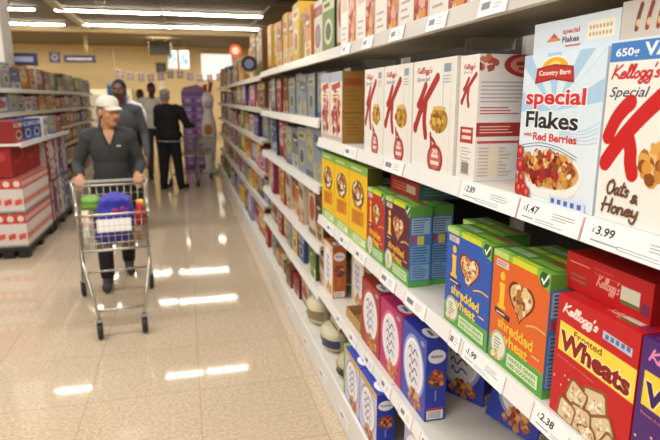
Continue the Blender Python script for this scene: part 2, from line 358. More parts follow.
def country_flakes():
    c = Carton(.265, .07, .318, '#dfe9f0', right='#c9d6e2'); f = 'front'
    c.rect(f, 0, .5, 1, 1, '#d6e6f0')
    for i in range(9):
        a = PI*(i+.2)/8.6; b = a+.16; r = 1.1
        pts = [(.45, .62)]+[(min(1, max(0, .45+r*math.cos(t))), min(1, .62+r*.8*math.sin(t))) for t in (a, b)]
        c.poly(f, pts, '#a9cbe4')
    for k in range(5): c.stroke(f, [(.55, .5-.05*k*.2), (.8, .5-.02*k), (1.0-.02, .56-.03*k)], .0022, '#b5d2e6')
    c.oval(f, .42, .895, .19, .085, '#f6f1e4', 0, PI); c.oval(f, .42, .895, .17, .073, '#e7a92e', 0, PI); c.oval(f, .42, .895, .09, .05, '#f6d861', 0, PI)
    c.poly(f, [(.17, .80), (.19, .905), (.42, .925), (.65, .905), (.67, .80), (.42, .825)], '#8f1f1f')
    c.poly(f, [(.185, .812), (.205, .896), (.42, .915), (.635, .896), (.655, .812), (.42, .836)], '#b92a24')
    c.text(f, 'Country Barn', .22, .845, .4, .042, '#f8efdc', .02)
    c.text(f, 'special', .06, .63, .76, .135, '#d2222a', .03, 0, 0, '#f8f6f4')
    c.text(f, 'Flakes', .08, .50, .68, .115, '#1d1c22', .025, 0, 0, '#f2f5f7')
    c.text(f, 'with', .06, .437, .12, .03, '#c33a34', .02); c.text(f, 'Red Berries', .2, .415, .56, .055, '#cf3a33', .03)
    for k in range(2): c.stroke(f, [(.05, .37-.02*k), (.3, .40-.02*k), (.55, .385-.02*k), (.78, .335-.02*k)], .0016, '#5d7f95')
    c.oval(f, .45, .20, .41, .155, '#f3f0ea'); c.poly(f, [(.04, .2), (.86, .2), (.78, .09), (.62, .03), (.28, .03), (.12, .09)], '#f0ece4')
    c.oval(f, .45, .215, .375, .12, '#d9a868'); c.heap(f, .43, .235, .35, .115, 190, BERRY+FLAKE, .004, .012, 11)
    c.heap(f, .33, .2, .25, .07, 22, ['#8e1a1e', '#a82428'], .007, .012, 12)
    for k, (u, v) in enumerate(((.02, .32), (.03, .22), (.06, .13), (.10, .06), (.03, .05), (.15, .03))):
        c.oval(f, u+.02, v, .055, .05, '#b32426'); c.oval(f, u+.03, v+.01, .02, .02, '#e2705a')
    c.rect(f, .5, .0, .93, .06, '#cfdcee')
    for k in range(5): c.rect(f, .53+.08*k, .012, .575+.08*k, .045, '#5167a0')
    c.lines('right', .15, .85, .1, .9, 14, '#7f93a8')
    return c.mesh('country_flakes_carton')
def lying_end(col, kind):
    """a carton lying on its back panel: its top panel looks out"""
    c = Carton(.265, .30, .066, col); f = 'front'
    if kind == 'flakes':
        c.poly(f, [(.18, .36), (.27, .62), (.36, .36)], '#b7543c'); c.oval(f, .27, .36, .09, .12, '#d6874a', 0, PI)
        c.text(f, 'special', .38, .5, .2, .2, '#c8403a', .03); c.text(f, 'Flakes', .38, .28, .2, .18, '#4a4348', .03); c.rect(f, .42, .14, .6, .2, '#cf7a6d')
        c.rect(f, .66, .28, .95, .78, '#eee9d6'); R = random.Random(4)
        for r in range(2):
            for k in range(7): c.rect(f, .69+.035*k, .36+.2*r, .71+.035*k, .46+.2*r, '#b9a878')
    else:
        c.rect(f, 0, 0, 1, 1, '#c9c4bb'); R = random.Random(8)
        for k in range(5):
            u = .14+.09*k; c.stroke(f, [(u, .25), (u+.01, .55), (u+.03, .85)], .009, R.choice(['#6e3a1c', '#8e3a22', '#4d2a16'])); c.oval(f, u+.01, .4, .018, .1, '#d9b98a')
        c.rect(f, .62, .2, .95, .8, '#e8e2d4'); c.lines(f, .65, .92, .25, .75, 5, '#9a8f80')
    return c.mesh('lying_carton')
def special_k(seed=1):
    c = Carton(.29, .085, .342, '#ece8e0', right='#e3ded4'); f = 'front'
    kellogg(c, f, .08, .885, .38, .05, .0040, '#b02a30'); c.text(f, 'Special', .08, .80, .34, .05, '#66708c', .02, .25)
    big_k(c, f, .05, .30, .56, .48, .026, '#a82420')
    c.oval(f, .66, .46, .2, .115, '#b8872c'); c.heap(f, .66, .46, .19, .105, 45, ['#c99a34', '#a8741e', '#dcb44e', '#8b5a16'], .006, .013, seed)
    c.oval(f, .66, .565, .15, .02, '#dfb95c')
    for pts, k in (([(.48, .33), (.50, .22), (.46, .12)], .012), ([(.48, .30), (.60, .24), (.66, .12)], .012)): c.stroke(f, pts, k, '#a0302c')
    c.oval(f, .60, .10, .18, .14, '#a3332e'); c.oval(f, .60, .11, .135, .10, '#c56a5c'); c.rect(f, .50, .05, .70, .085, '#efd9cf'); c.rect(f, .52, .115, .68, .145, '#efd9cf')
    c.text(f, '30', .54, .15, .12, .045, '#f4e6de', .03)
    c.rect(f, .90, .02, .905, .98, '#cfcac0'); c.rect(f, .74, .88, .88, .95, '#8ea0b4'); c.lines(f, .72, .9, .78, .86, 3, '#a8b2bd')
    c.stroke(f, [(.74, .80), (.74, .6), (.82, .52)], .002, '#9fb0bb')
    return c.mesh('special_flake_carton')
def special_k_side():
    """turned so that its spine faces the aisle and its back panel the camera: front = back panel, left = spine"""
    c = Carton(.26, .105, .338, '#e2dfdc', left='#eae6de'); f = 'front'; l = 'left'
    kellogg(c, l, .18, .895, .62, .035, .0026, '#b83238'); c.text(l, 'Special', .18, .85, .5, .028, '#8c8d99', .01, .25)
    big_k(c, l, .12, .60, .76, .22, .012, '#a82a26')
    c.rect(l, .15, .30, .85, .43, '#b23a34'); c.rect(l, .25, .33, .75, .36, '#ecd0c6'); c.rect(l, .25, .385, .75, .41, '#ecd0c6')
    c.lines(l, .22, .8, .03, .27, 9, '#b7b2ac'); c.rect(l, .3, .05, .7, .14, '#8e8a86')
    c.heap(f, .1, .93, .12, .05, 14, ['#b4544a', '#8e3a30', '#c97a5c'], .006, .012, 5)
    c.oval(f, .58, .92, .3, .10, '#a93330'); c.oval(f, .58, .92, .23, .07, '#d08a7c'); c.rect(f, .42, .915, .74, .945, '#a93330'); c.rect(f, .45, .88, .7, .90, '#a93330')
    c.lines(f, .03, .75, .62, .80, 6, '#b4adb0'); c.lines(f, .03, .55, .53, .6, 3, '#b9433c')
    c.rect(f, .0, .36, .56, .47, '#a8362f'); c.lines(f, .04, .5, .38, .45, 3, '#e6c0b4')
    c.rect(f, .02, .305, .5, .325, '#c24a40'); c.lines(f, .04, .45, .03, .28, 9, '#cbb58c'); c.rect(f, .16, .03, .28, .28, '#e8dfc6')
    c.rect(f, .62, .30, .9, .36, '#8fa0ae'); c.rect(f, .62, .24, .9, .29, '#31476e'); c.rect(f, .62, .16, .9, .22, '#5b79a0'); c.rect(f, .62, .1, .9, .15, '#32446a')
    c.lines(f, .6, .95, .02, .09, 3, '#c0584c'); c.lines(f, .6, .95, .4, .58, 6, '#b9b2b6')
    return c.mesh('special_flake_carton_back')
def shredded(bg, bg2, heart, txt, seed=1, side='#4a78b0'):
    G = '#6fae3f'
    c = Carton(.238, .085, .300, bg, top='#5d9a3c', right=side); f = 'front'
    c.rect(f, .0, .0, 1, .205, '#5aa544'); c.rect(f, .0, .945, 1, 1, '#86bf3a'); c.rect(f, .0, .945, .28, 1, '#b9d77a'); c.rect(f, .36, .945, .78, 1, '#cfd92e')
    c.rect(f, .06, .865, .30, .925, '#d9c3bb'); c.lines(f, .08, .28, .875, .915, 2, '#8b5a5a')
    # the letter i
    c.stroke(f, [(.20, .79), (.20, .795)], .022, '#f2c233'); c.poly(f, [(.15, .735), (.25, .735), (.25, .54), (.28, .54), (.28, .505), (.13, .505), (.13, .54), (.16, .54), (.16, .70), (.14, .70)], '#f2c233')
    # heart of cereal
    def hrt(s, dv=0.): return [(.555+s*.21*math.sin(t)**3, .665+dv+s*.0105*(13*math.cos(t)-5*math.cos(2*t)-2*math.cos(3*t)-math.cos(4*t))) for t in [2*PI*i/30 for i in range(30)]]
    c.poly(f, hrt(1.12), heart); c.poly(f, hrt(.95), '#d9b27c')
    c.heap(f, .555, .70, .15, .075, 40, ['#efe0bd', '#c98f4e', '#a9652d', '#e3c48b', '#8c4f22'], .006, .013, seed); c.heap(f, .555, .60, .07, .05, 12, ['#efe0bd', '#c98f4e', '#a9652d'], .006, .011, seed+1)
    c.poly(f, [(.09, .455), (.38, .43), (.38, .475), (.09, .5)], '#3a2430'); c.lines(f, .12, .34, .445, .485, 1, '#dcd0c4')
    c.text(f, 'shredded', .17, .335, .64, .10, txt, .03, 0, -.02); c.text(f, 'wheat', .24, .225, .5, .10, txt, .03, 0, -.02)
    c.stroke(f, [(.68, .5), (.82, .535), (.98, .53)], .005, '#e0b070')
    c.oval(f, .2, .17, .16, .135, '#a9b39a'); c.oval(f, .2, .17, .13, .11, '#e3e2cd'); c.lines(f, .12, .28, .1, .24, 5, '#7d846c', .4); c.heap(f, .16, .08, .08, .04, 10, ['#e9d9b0', '#c9a468'], .006, .011, seed+5)
    c.rect(f, .38, .045, .93, .165, '#cfe3b4'); c.text(f, 'WHOLE GRAIN', .41, .112, .48, .035, '#5c8a44', .02); c.text(f, '100% GOODNESS', .41, .06, .48, .035, '#5c8a44', .02)
    c.rect(f, .80, .285, .93, .3, '#e8b48a')
    # lid
    t = 'top'; c.rect(t, 0, 0, 1, .22, '#7dba45'); c.rect(t, .02, .02, .26, .2, '#b5d66f'); c.rect(t, .36, .02, .78, .2, '#c6d838')
    c.rect(t, .05, .42, .42, .72, '#b9cfa0'); c.lines(t, .08, .4, .45, .7, 3, '#6d8d52'); c.rect(t, .5, .35, .9, .62, '#93bd4e'); c.rect(t, 0, .5, 1, .51, '#3f6d2a'); c.rect(t, .6, .7, .95, .9, '#a05048')
    # tick corner
    c.poly(f, [(.80, 1), (1, 1), (1, .86), (.84, .90)], '#7dba45'); c.oval(f, .91, .945, .075, .062, '#235c28'); c.stroke(f, [(.87, .94), (.90, .91), (.965, .985)], .0055, '#f2f6ea', 1)
    r = 'right'; c.rect(r, 0, .88, 1, 1, '#5d9a3c'); c.rect(r, 0, 0, 1, .07, '#5aa544')
    for v0, v1, k in ((.66, .86, '#9db8d0'), (.30, .52, '#6c9ac4'), (.09, .28, '#7ea6c8')):
        c.rect(r, .08, v0, .92, v1, k); c.lines(r, .14, .86, v0+.01, v1-.01, 6, '#33507c', .4)
    c.rect(r, .35, .53, .65, .64, '#d8c24a'); c.rect(r, .1, .56, .25, .64, '#c33c3c')
    return c.mesh('shredded_carton')
def wheats(bg, band, word, small, script_col, biscuit, label2=None):
    c = Carton(.228, .088, .272, bg, top=bg); f = 'front'
    kellogg(c, f, .07, .865, .46, .075, .0044, script_col, None, -.02)
    c.poly(f, [(0.05, .545), (1, .50), (1, .745), (.05, .785)], band)
    c.text(f, small, .25, .705, .36, .055, word, .02, 0, -.012)
    c.text(f, 'Wheats', .07, .56, .88, .16, word, .05, .05, -.04, '#fdf2b0')
    c.poly(f, [(.60, .83), (.93, .81), (.93, .87), (.60, .89)], '#b9c4d6')
    for k in range(5): c.rect(f, .63+.06*k, .835, .67+.06*k, .87, '#5a6ea4')
    R = random.Random(6)
    for k, (u, v, s, a) in enumerate(((.60, .30, .15, .2), (.36, .26, .13, -.35), (.72, .14, .15, .5), (.45, .10, .14, .1), (.25, .08, .12, -.2), (.83, .05, .13, -.5), (.55, .0, .12, .3))):
        W, H = c.size(f)
        def sq(q): return [(u+q*s*(math.cos(a)*x-math.sin(a)*y), v+q*s*W/H*(math.sin(a)*x+math.cos(a)*y)) for x, y in ((-.8, -1), (.8, -1), (1, -.8), (1, .8), (.8, 1), (-.8, 1), (-1, .8), (-1, -.8))]
        ok = [(min(.995, max(.005, x)), max(.004, y)) for x, y in sq(1)]; ok2 = [(min(.99, max(.01, x)), max(.008, y)) for x, y in sq(.82)]
        c.poly(f, ok, '#8a5a28'); c.poly(f, ok2, biscuit)
        c.heap(f, min(.92, u), max(.05, v), s*.6, s*.6*W/H, 26, ['#f6efe0', '#f4ead6', '#d9b98a', '#b98a50', '#efe0c4'], .002, .006, k)
    for k in range(12): c.oval(f, R.uniform(.05, .6), R.uniform(.05, .45), .012, .009, '#e9b9a8')
    c.text(f, 'Sweet frosted wholegrain', .07, .49, .5, .022, '#e27a6a', .01, 0, -.03)
    t = 'top'; c.rect(t, .04, .72, .3, .78, '#e58a78'); c.lines(t, .32, .62, .58, .72, 2, '#d9564a'); c.script(t, "Kellogg's", .5, .3, .25, .25, .0028, '#e9a89a')
    c.rect(t, .66, .2, .86, .62, '#d9dac2'); c.rect(t, .66, .2, .86, .30, '#6b6f3a'); c.rect(t, .88, .2, .97, .48, '#8a2a54'); c.rect(t, 0, .5, 1, .512, '#8f1216'); c.lines(t, .05, .3, .12, .45, 3, '#b54a3a')
    c.lines('right', .1, .9, .1, .9, 12, '#d98a78')
    return c.mesh('wheats_carton')
def biscuits_yellow():
    c = Carton(.282, .07, .378, '#f0c21a', top='#8fb84a', right='#4f4a22'); f = 'front'
    c.rect(f, 0, .895, 1, 1, '#8cb64e'); c.rect(f, .1, .93, .7, .96, '#c8d98a'); c.rect(f, 0, 0, 1, .14, '#9fc06a'); c.rect(f, .25, .03, .92, .115, '#dfe8c0'); c.lines(f, .3, .88, .04, .105, 2, '#7f9a5a')
    c.oval(f, .5, .64, .34, .17, '#7a4a20'); c.oval(f, .5, .64, .28, .135, '#c9b48c'); c.heap(f, .5, .64, .26, .12, 26, ['#8a4a22', '#e9dcc0', '#5f3216', '#c98f3c', '#efe6d2'], .01, .022, 3)
    c.stroke(f, [(.35, .70), (.5, .74), (.64, .68), (.6, .58), (.42, .57)], .011, '#7d2c18')
    c.poly(f, [(.16, .42), (.84, .46), (.84, .27), (.16, .23)], '#d98a1e'); c.lines(f, .24, .78, .27, .42, 4, '#a85a10', .4); c.rect(f, .3, .47, .74, .49, '#b07a14')
    return c.mesh('yellow_biscuit_carton')
def oval_flakes(bg, edge, seed=1, spine=None, topstripe=None, hh=.31):
    c = Carton(.225, .08, hh, bg, right=spine or bg, top=spine or bg); f = 'front'
    c.oval(f, .5, .52, .44, .40, edge); c.oval(f, .5, .52, .38, .355, '#f4f2f0'); c.oval(f, .5, .52, .33, .315, '#e5e2ea')
    R = random.Random(seed)
    for k in range(4):
        v = .70-.12*k; c.stroke(f, [(.3+.02*k, v), (.38, v+.05), (.46, v-.03), (.55, v+.05), (.66, v)], .0065, '#4d4c6c')
    c.heap(f, .58, .13, .26, .10, 40, ['#b8652a', '#d08a3c', '#8e4318', '#e2ad66', '#c97a34'], .007, .014, seed)
    c.oval(f, .85, .92, .08, .03, '#8f9cd8')
    r = 'right'
    c.oval(r, .5, .80, .42, .085, '#e6e6ee'); c.text(r, 'flakes', .22, .785, .56, .04, '#4a4f78', .02); c.oval(r, .5, .52, .44, .115, '#5a4a58'); c.heap(r, .5, .52, .36, .10, 26, ['#c0522a', '#8e3218', '#d98a4a', '#6a2412'], .005, .011, seed+3)
    c.rect(r, .47, .25, .53, .38, '#8a8cc8'); c.rect(r, .1, .02, .9, .16, '#e4e2dc'); c.rect(r, .1, .13, .9, .16, '#b8404a')
    for k in range(9): c.rect(r, .18+.07*k, .035, .205+.07*k, .12, '#55555f')
    t = 'top'; c.oval(t, .72, .5, .2, .34, '#e6e6ee'); c.rect(t, .62, .42, .82, .58, '#5a5f90')
    if topstripe: c.rect(f, 0, .9, 1, 1, topstripe); c.rect(f, .1, .93, .8, .965, '#b98a30')
    return c.mesh('oval_flakes_carton')
def berry_box():
    c = Carton(.24, .115, .355, '#e4dcd2', right='#a87a3a', top='#c9b9a0'); f = 'front'
    c.rect(f, 0, .86, 1, 1, '#a9b4c0'); c.poly(f, [(.15, .82), (.85, .86), (.85, .78), (.15, .74)], '#b8433c')
    c.heap(f, .5, .40, .34, .33, 60, ['#a82a2a', '#c4473c', '#7d1a1c', '#e0a49a', '#d98a3c'], .012, .026, 4); c.rect(f, .05, .02, .95, .08, '#c9b8a0'); c.lines(f, .2, .8, .62, .72, 2, '#f0e8e0')
    r = 'right'; c.rect(r, 0, .42, 1, .435, '#7d5a24'); c.rect(r, .1, .8, .9, .9, '#a05a30'); c.lines(r, .15, .85, .1, .38, 6, '#8a6428'); c.lines(r, .15, .85, .46, .75, 5, '#94702e')
    return c.mesh('berry_carton')

# ------------------------------------------------------------------ middle shelf
Z = NEAR[3]; F = .760
put_box(special_k_value(), 'cereal_box', 'big white value cereal box with blue 650g banner and red letter', 'cereal box', F, .905, .63, Z)
cf = country_flakes()
put_box(cf, 'cereal_box', 'pale blue berry flakes box standing in front behind the 1.47 price', 'cereal box', F, 1.177, .912, Z)
put_box(cf, 'cereal_box', 'pale blue berry flakes box half hidden behind its twin', 'cereal box', .86, 1.33, 1.07, Z)
put_box(lying_end('#d5e2ec', 'flakes'), 'cereal_box', 'pale blue flakes box lying flat on top of the upright berry flakes box', 'cereal box', .775, 1.165, .91, Z+.3185)
put_box(lying_end('#c9c4bb', 'k'), 'cereal_box', 'grey and brown cereal box lying flat on top of the big value box', 'cereal box', .772, .895, .64, Z+.3255)
put_box(special_k_side(), 'cereal_box', 'white cereal box turned sideways showing red spine letter and printed back panel', 'cereal box', 0, 0, 0, 0, rz=0, loc=(.758+.13, 1.382, Z))
sk = [special_k(k) for k in (1, 2, 3)]
KG = 'white cereal boxes with a red letter and golden flake'
put_box(sk[0], 'cereal_box', 'white red-letter cereal box with golden flake, third from the sideways box', 'cereal box', F, 2.375, 2.13, Z, KG, sx=.83)
put_box(sk[1], 'cereal_box', 'white red-letter cereal box with golden flake, between its two twins', 'cereal box', F, 2.125, 1.84, Z, KG, sx=.97)
put_box(sk[2], 'cereal_box', 'white red-letter cereal box with golden flake, next to the sideways box', 'cereal box', F, 1.832, 1.51, Z, KG, sx=1.08)
bb = berry_box()
put_box(bb, 'cereal_box', 'berry cereal box with plain ochre side, nearest the empty gap', 'cereal box', F, 2.98, 2.74, Z, 'berry cereal boxes before the gap')
put_box(bb, 'cereal_box', 'berry cereal box farther from the gap, at the bay end', 'cereal box', F, 3.19, 2.985, Z, 'berry cereal boxes before the gap', sx=.83)

# ------------------------------------------------------------------ third shelf
Z = NEAR[2]
put_box(wheats('#c3161c', '#f2d54a', '#8d1218', 'Frosted', '#f3dcd0', '#dcc49a'), 'cereal_box', 'red frosted wheat biscuit box with yellow band standing at the shelf front', 'cereal box', F, .985, .757, Z)
put_box(wheats('#4d2470', '#f0cf3c', '#3a1a58', 'Raisin', '#e58ab4', '#dcc49a'), 'cereal_box', 'purple wheat biscuit box with yellow band cut off by the photo edge', 'cereal box', F, .752, .524, Z)
bx = bpy.data.meshes.get('wheats_carton')
put_box(bx, 'cereal_box', 'red wheat biscuit box behind the front frosted wheat box', 'cereal box', .852, 1.0, .772, Z)
c = Carton(.24, .27, .080, '#c3161c', top='#b51419', right='#a81216'); f = 'front'
c.lines(f, .04, .34, .70, .80, 1, '#e58a78'); c.lines(f, .36, .72, .62, .86, 2, '#d04a40'); c.script(f, "Kellogg's", .40, .38, .26, .30, .0026, '#e9a89a'); c.rect(f, .05, .2, .3, .5, '#a8332c'); c.lines(f, .07, .28, .22, .48, 2, '#c9564a')
c.rect(f, .68, .22, .88, .66, '#d9dac2'); c.rect(f, .68, .22, .88, .32, '#6b6f3a'); c.rect(f, .90, .18, .98, .46, '#7a2a54')
put_box(c.mesh('lying_carton'), 'cereal_box', 'red wheat box lying flat across the tops of the red and purple wheat boxes', 'cereal box', .800, 1.022, .782, Z+.2728)
SO = shredded('#dd6420', '#c2521a', '#7a2412', '#f3c234', 1); SB = shredded('#2b58b4', '#24489a', '#7a2436', '#f0d048', 2); SP = shredded('#5a1c33', '#4a1428', '#8a2a1a', '#f0b030', 3); SR = shredded('#b83222', '#a32a1e', '#6a1a12', '#f0c030', 4)
put_box(SO, 'cereal_box', 'orange shredded cereal box with heart of biscuits at the front', 'cereal box', F, 1.254, 1.016, Z)
put_box(SO, 'cereal_box', 'orange shredded cereal box behind the front orange one, only green lid seen', 'cereal box', .848, 1.24, 1.002, Z)
put_box(SB, 'cereal_box', 'blue shredded cereal box with heart of biscuits at the front', 'cereal box', F, 1.528, 1.262, Z, sx=1.1)
put_box(SB, 'cereal_box', 'blue shredded cereal box behind the front blue one', 'cereal box', .85, 1.60, 1.362, Z)
put_box(SP, 'cereal_box', 'purple shredded cereal box at the shelf front beside an empty space', 'cereal box', F, 2.085, 1.82, Z, sx=1.1)
put_box(SP, 'cereal_box', 'purple shredded cereal box tucked behind the front purple one', 'cereal box', .848, 2.085, 1.82, Z)
put_box(SR, 'cereal_box', 'dark red shredded cereal box between the purple and yellow boxes', 'cereal box', F, 2.315, 2.09, Z, sx=.94)
c = Carton(.30, .24, .062, '#b3261f', right='#55808a'); c.lines('front', .1, .8, .2, .8, 3, '#e08a78'); c.rect('front', .6, .25, .9, .75, '#e2b8a8'); c.lines('right', .1, .9, .2, .8, 3, '#8fb0b4')
put_box(c.mesh('red_carton'), 'cereal_box', 'red carton with teal side lying on the boxes behind the purple one', 'cereal box', .835, 2.23, 1.93, Z+.3005)
yb = biscuits_yellow(); YG = 'tall yellow biscuit cereal boxes'
for i, (a, b) in enumerate(((2.601, 2.319), (2.886, 2.604), (3.171, 2.889))):
    put_box(yb, 'cereal_box', 'tall yellow wheat biscuit box, ' + ('next to the dark red box', 'middle one of three', 'farthest of three at the bay end')[i], 'cereal box', F, a, b, Z, YG)

# ------------------------------------------------------------------ fourth shelf
Z = NEAR[1]
OB = oval_flakes('#3a48ac', '#9da4dc', 1, '#2a3aa4'); OP = oval_flakes('#b82a68', '#d86a98', 2); ORD = oval_flakes('#a3342a', '#c9685a', 3); OO = oval_flakes('#e0cfae', '#f0e8d8', 4, '#b4601e')
put_box(OB, 'cereal_box', 'blue flakes box with white oval, front one beside the pink box', 'cereal box', .772, 1.892, 1.667, Z)
put_box(OP, 'cereal_box', 'pink flakes box with white oval between red and blue boxes', 'cereal box', .772, 2.15, 1.897, Z, sx=1.1)
put_box(ORD, 'cereal_box', 'brick red flakes box with white oval beside the pink box', 'cereal box', .772, 2.42, 2.157, Z, sx=1.14)
put_box(OB, 'cereal_box', 'blue flakes box turned askew deep behind the front blue one', 'cereal box', 0, 0, 0, 0, rz=-PI/2+.5, loc=(.97, 1.80, Z))
put_box(OB, 'cereal_box', 'blue flakes box leaning back alone in the dark shelf corner', 'cereal box', 0, 0, 0, 0, rz=-PI/2+.25, tilt=-.28, loc=(1.02, 1.52, Z+.026))
put_box(OO, 'cereal_box', 'cream oval flakes box with orange spine at the bay end', 'cereal box', .772, 3.18, 2.97, Z, sx=.95)
put_box(OO, 'cereal_box', 'cream oval flakes box set back behind the cardboard tray', 'cereal box', .875, 2.93, 2.71, Z)
q = MB(); KRAFT = mat('#b98f56', .7); T = .004
q.box(0, .3, 0, .25, 0, T, KRAFT)
for a in ((0, T, 0, .25), (.3-T, .3, 0, .25), (T, .3-T, 0, T), (T, .3-T, .25-T, .25)): q.box(*a, T, .055, KRAFT)
tag(q.obj('cardboard_tray', loc=(.777, 2.45, Z+.0008)), 'open empty brown cardboard tray on the shelf before the cream boxes', 'tray')

# ------------------------------------------------------------------ bottom shelf
Z = NEAR[0]
OL = oval_flakes('#c6c2dc', '#9a94c4', 5, '#2438a0', '#d8b440', .264)
BG = 'lilac oval flakes boxes on the bottom shelf'
put_box(OL, 'cereal_box', 'lilac flakes box with blue lid on bottom shelf, nearer one', 'cereal box', .702, 2.21, 1.975, Z, BG, sx=1.04)
put_box(OL, 'cereal_box', 'lilac flakes box with blue lid on bottom shelf, farther one', 'cereal box', .702, 2.452, 2.215, Z, BG, sx=1.04)
c = Carton(.03, .2, .262, '#7fa34a'); put_box(c.mesh('green_panel'), 'display_board', 'narrow green display board standing against the lilac boxes', 'display board', .705, 2.49, 2.462, Z)
OV = oval_flakes('#b8a8d0', '#e8e4f0', 8, '#8a78b8', None, .262)
put_box(OV, 'cereal_box', 'pale violet flakes box on bottom shelf below the front blue box', 'cereal box', .755, 1.80, 1.58, Z)

# soft bags
def bag(w, d, h, col, col2, seed=1):
    q = MB(); R = random.Random(seed); n, m = 14, 9; vs = []; fs = []
    for j in range(m):
        t = j/(m-1); k = (1-(2*t-1)**4)**.5 if 0 < t < 1 else .12; zz = t*h
        for i in range(n):
            a = 2*PI*i/n; vs.append((w/2*math.cos(a)*(.75+.25*k)*R.uniform(.93, 1.05), d/2*math.sin(a)*k*R.uniform(.9, 1.08), zz))
    for j in range(m-1):
        for i in range(n): fs.append((j*n+i, j*n+(i+1) % n, (j+1)*n+(i+1) % n, (j+1)*n+i))
    k = len(fs); A, B = mat(col, .3), mat(col2, .3)
    q.add(vs, [f for i, f in enumerate(fs) if (i//n) in (2, 3, 4) and 7 <= i % n <= 13], B, True); q.add(vs, [f for i, f in enumerate(fs) if not ((i//n) in (2, 3, 4) and 7 <= i % n <= 13)], A, True)
    q.add([(x, y, z) for x, y, z in ((-w/2*.8, -.002, h), (w/2*.8, -.002, h), (w/2*.8, .002, h+.03), (-w/2*.8, .002, h+.03))], [(0, 1, 2, 3)], A)
    return q
for i, (y, z, w, h, a, b, l) in enumerate((
    (2.66, Z, .22, .10, '#b9ad8c', '#3a2f2a', 'slumped cream cereal bag on bottom shelf beside the lilac boxes'),
    (3.02, Z, .26, .13, '#c8bd9c', '#3d3f5a', 'cream and navy cereal bag on bottom shelf, second past the lilac boxes'),
    (3.42, Z, .24, .17, '#d4c8a4', '#8a7a54', 'pale cereal bag on bottom shelf just past the bay upright'),
    )):
    if h: tag(bag(w, .17, h, a, b, i).obj('cereal_bag', loc=(.80, y, z+.001), rz=-PI/2), l, 'bag', 'soft cereal bags on the bottom shelf')

# ------------------------------------------------------------------ price tickets in the rails
def ticket(w, h, price=None, seed=1, red=True):
    c = Carton(w, .0016, h, '#f1efec'); f = 'front'
    if red: c.rect(f, 0, 0, .012/w*.3, 1, '#c9707c')
    R = random.Random(seed)
    if price:
        W_ = .048/w; c.text(f, '£', .10, .52, .006/w, .2, '#2a2a2e', .02); c.text(f, price, .10+.009/w, .46, W_, .36, '#26262a', .025, .12)
        c.lines(f, .1, .36, .14, .30, 1, '#8d8d92'); c.lines(f, .58, .92, .42, .78, 3, '#8a8a90', .3, R); c.lines(f, .34, .8, .1, .32, 2, '#9a9aa0', .3, R)
    else:
        c.rect(f, .14, .35, .44, .72, '#7d7d84'); c.lines(f, .55, .9, .25, .8, 3, '#a8a8ae', .3, R)
    return c.mesh('ticket')
def put_ticket(ya, yb, z, price, label, seed=1, h=.048, x=.732, g='price tickets slotted in the shelf edges'):
    w = ya-yb; o = bpy.data.objects.new('price_ticket', ticket(w, h, price, seed)); COL.objects.link(o)
    o.location = (x, (ya+yb)/2, z-.047); o.rotation_euler = (-.21, 0, -PI/2); return tag(o, label, 'price ticket', g)
put_ticket(.908, .62, 1.395, '3.99', 'white 3.99 price ticket under the big value cereal box', 1)
put_ticket(1.128, .912, 1.395, '1.47', 'white 1.47 price ticket under the pale blue flakes box', 2)
put_ticket(1.42, 1.132, 1.395, '2.89', 'white 2.89 price ticket under the sideways white cereal box', 3)
put_ticket(2.06, 1.85, 1.395, None, 'blank-looking ticket under the white red-letter boxes', 4)
put_ticket(2.62, 2.42, 1.395, None, 'shelf ticket under the gap by the berry boxes', 5)
put_ticket(1.015, .80, .94, '2.38', 'white 2.38 price ticket under the red wheat box', 6)
put_ticket(1.355, 1.135, .94, '1.99', 'white 1.99 price ticket under the orange cereal box', 7)
put_ticket(1.44, 1.375, .94, None, 'small square ticket beside the 1.99 price ticket', 8)
put_ticket(1.80, 1.62, .94, None, 'shelf ticket under the bare space by the blue shredded box', 9)
put_ticket(2.07, 1.90, .94, None, 'shelf ticket under the purple shredded box', 10)
for i, y in enumerate((2.35, 2.62, 2.9)):
    put_ticket(y+.08, y-.08, .94, None, 'shelf ticket under the yellow boxes, %s from the dark red box' % ('first', 'second', 'third')[i], 11+i)
for i, y in enumerate((1.56, 1.76, 1.98, 2.2, 2.45, 2.7)):
    put_ticket(y+.06, y-.06, .485, None, 'small ticket on the edge above the bottom shelf, %s from the near end' % ('first', 'second', 'third', 'fourth', 'fifth', 'sixth')[i], 20+i)
for i, y in enumerate((1.3, 1.62, 1.95, 2.28, 2.6)):
    put_ticket(y+.07, y-.07, 1.865, None, 'ticket on the top shelf edge, %s from the near end' % ('first', 'second', 'third', 'fourth', 'fifth')[i], 30+i)
for i, y in enumerate((2.05, 2.4, 2.85, 3.3, 3.9)):
    o = bpy.data.objects.new('price_ticket', ticket(.16, .05, None, 40+i)); COL.objects.link(o); o.location = (.6815, y, .045); o.rotation_euler = (0, 0, -PI/2)
    tag(o, 'ticket low on the white kick rail, %s from the near end' % ('first', 'second', 'third', 'fourth', 'fifth')[i], 'price ticket', 'price tickets slotted in the shelf edges')

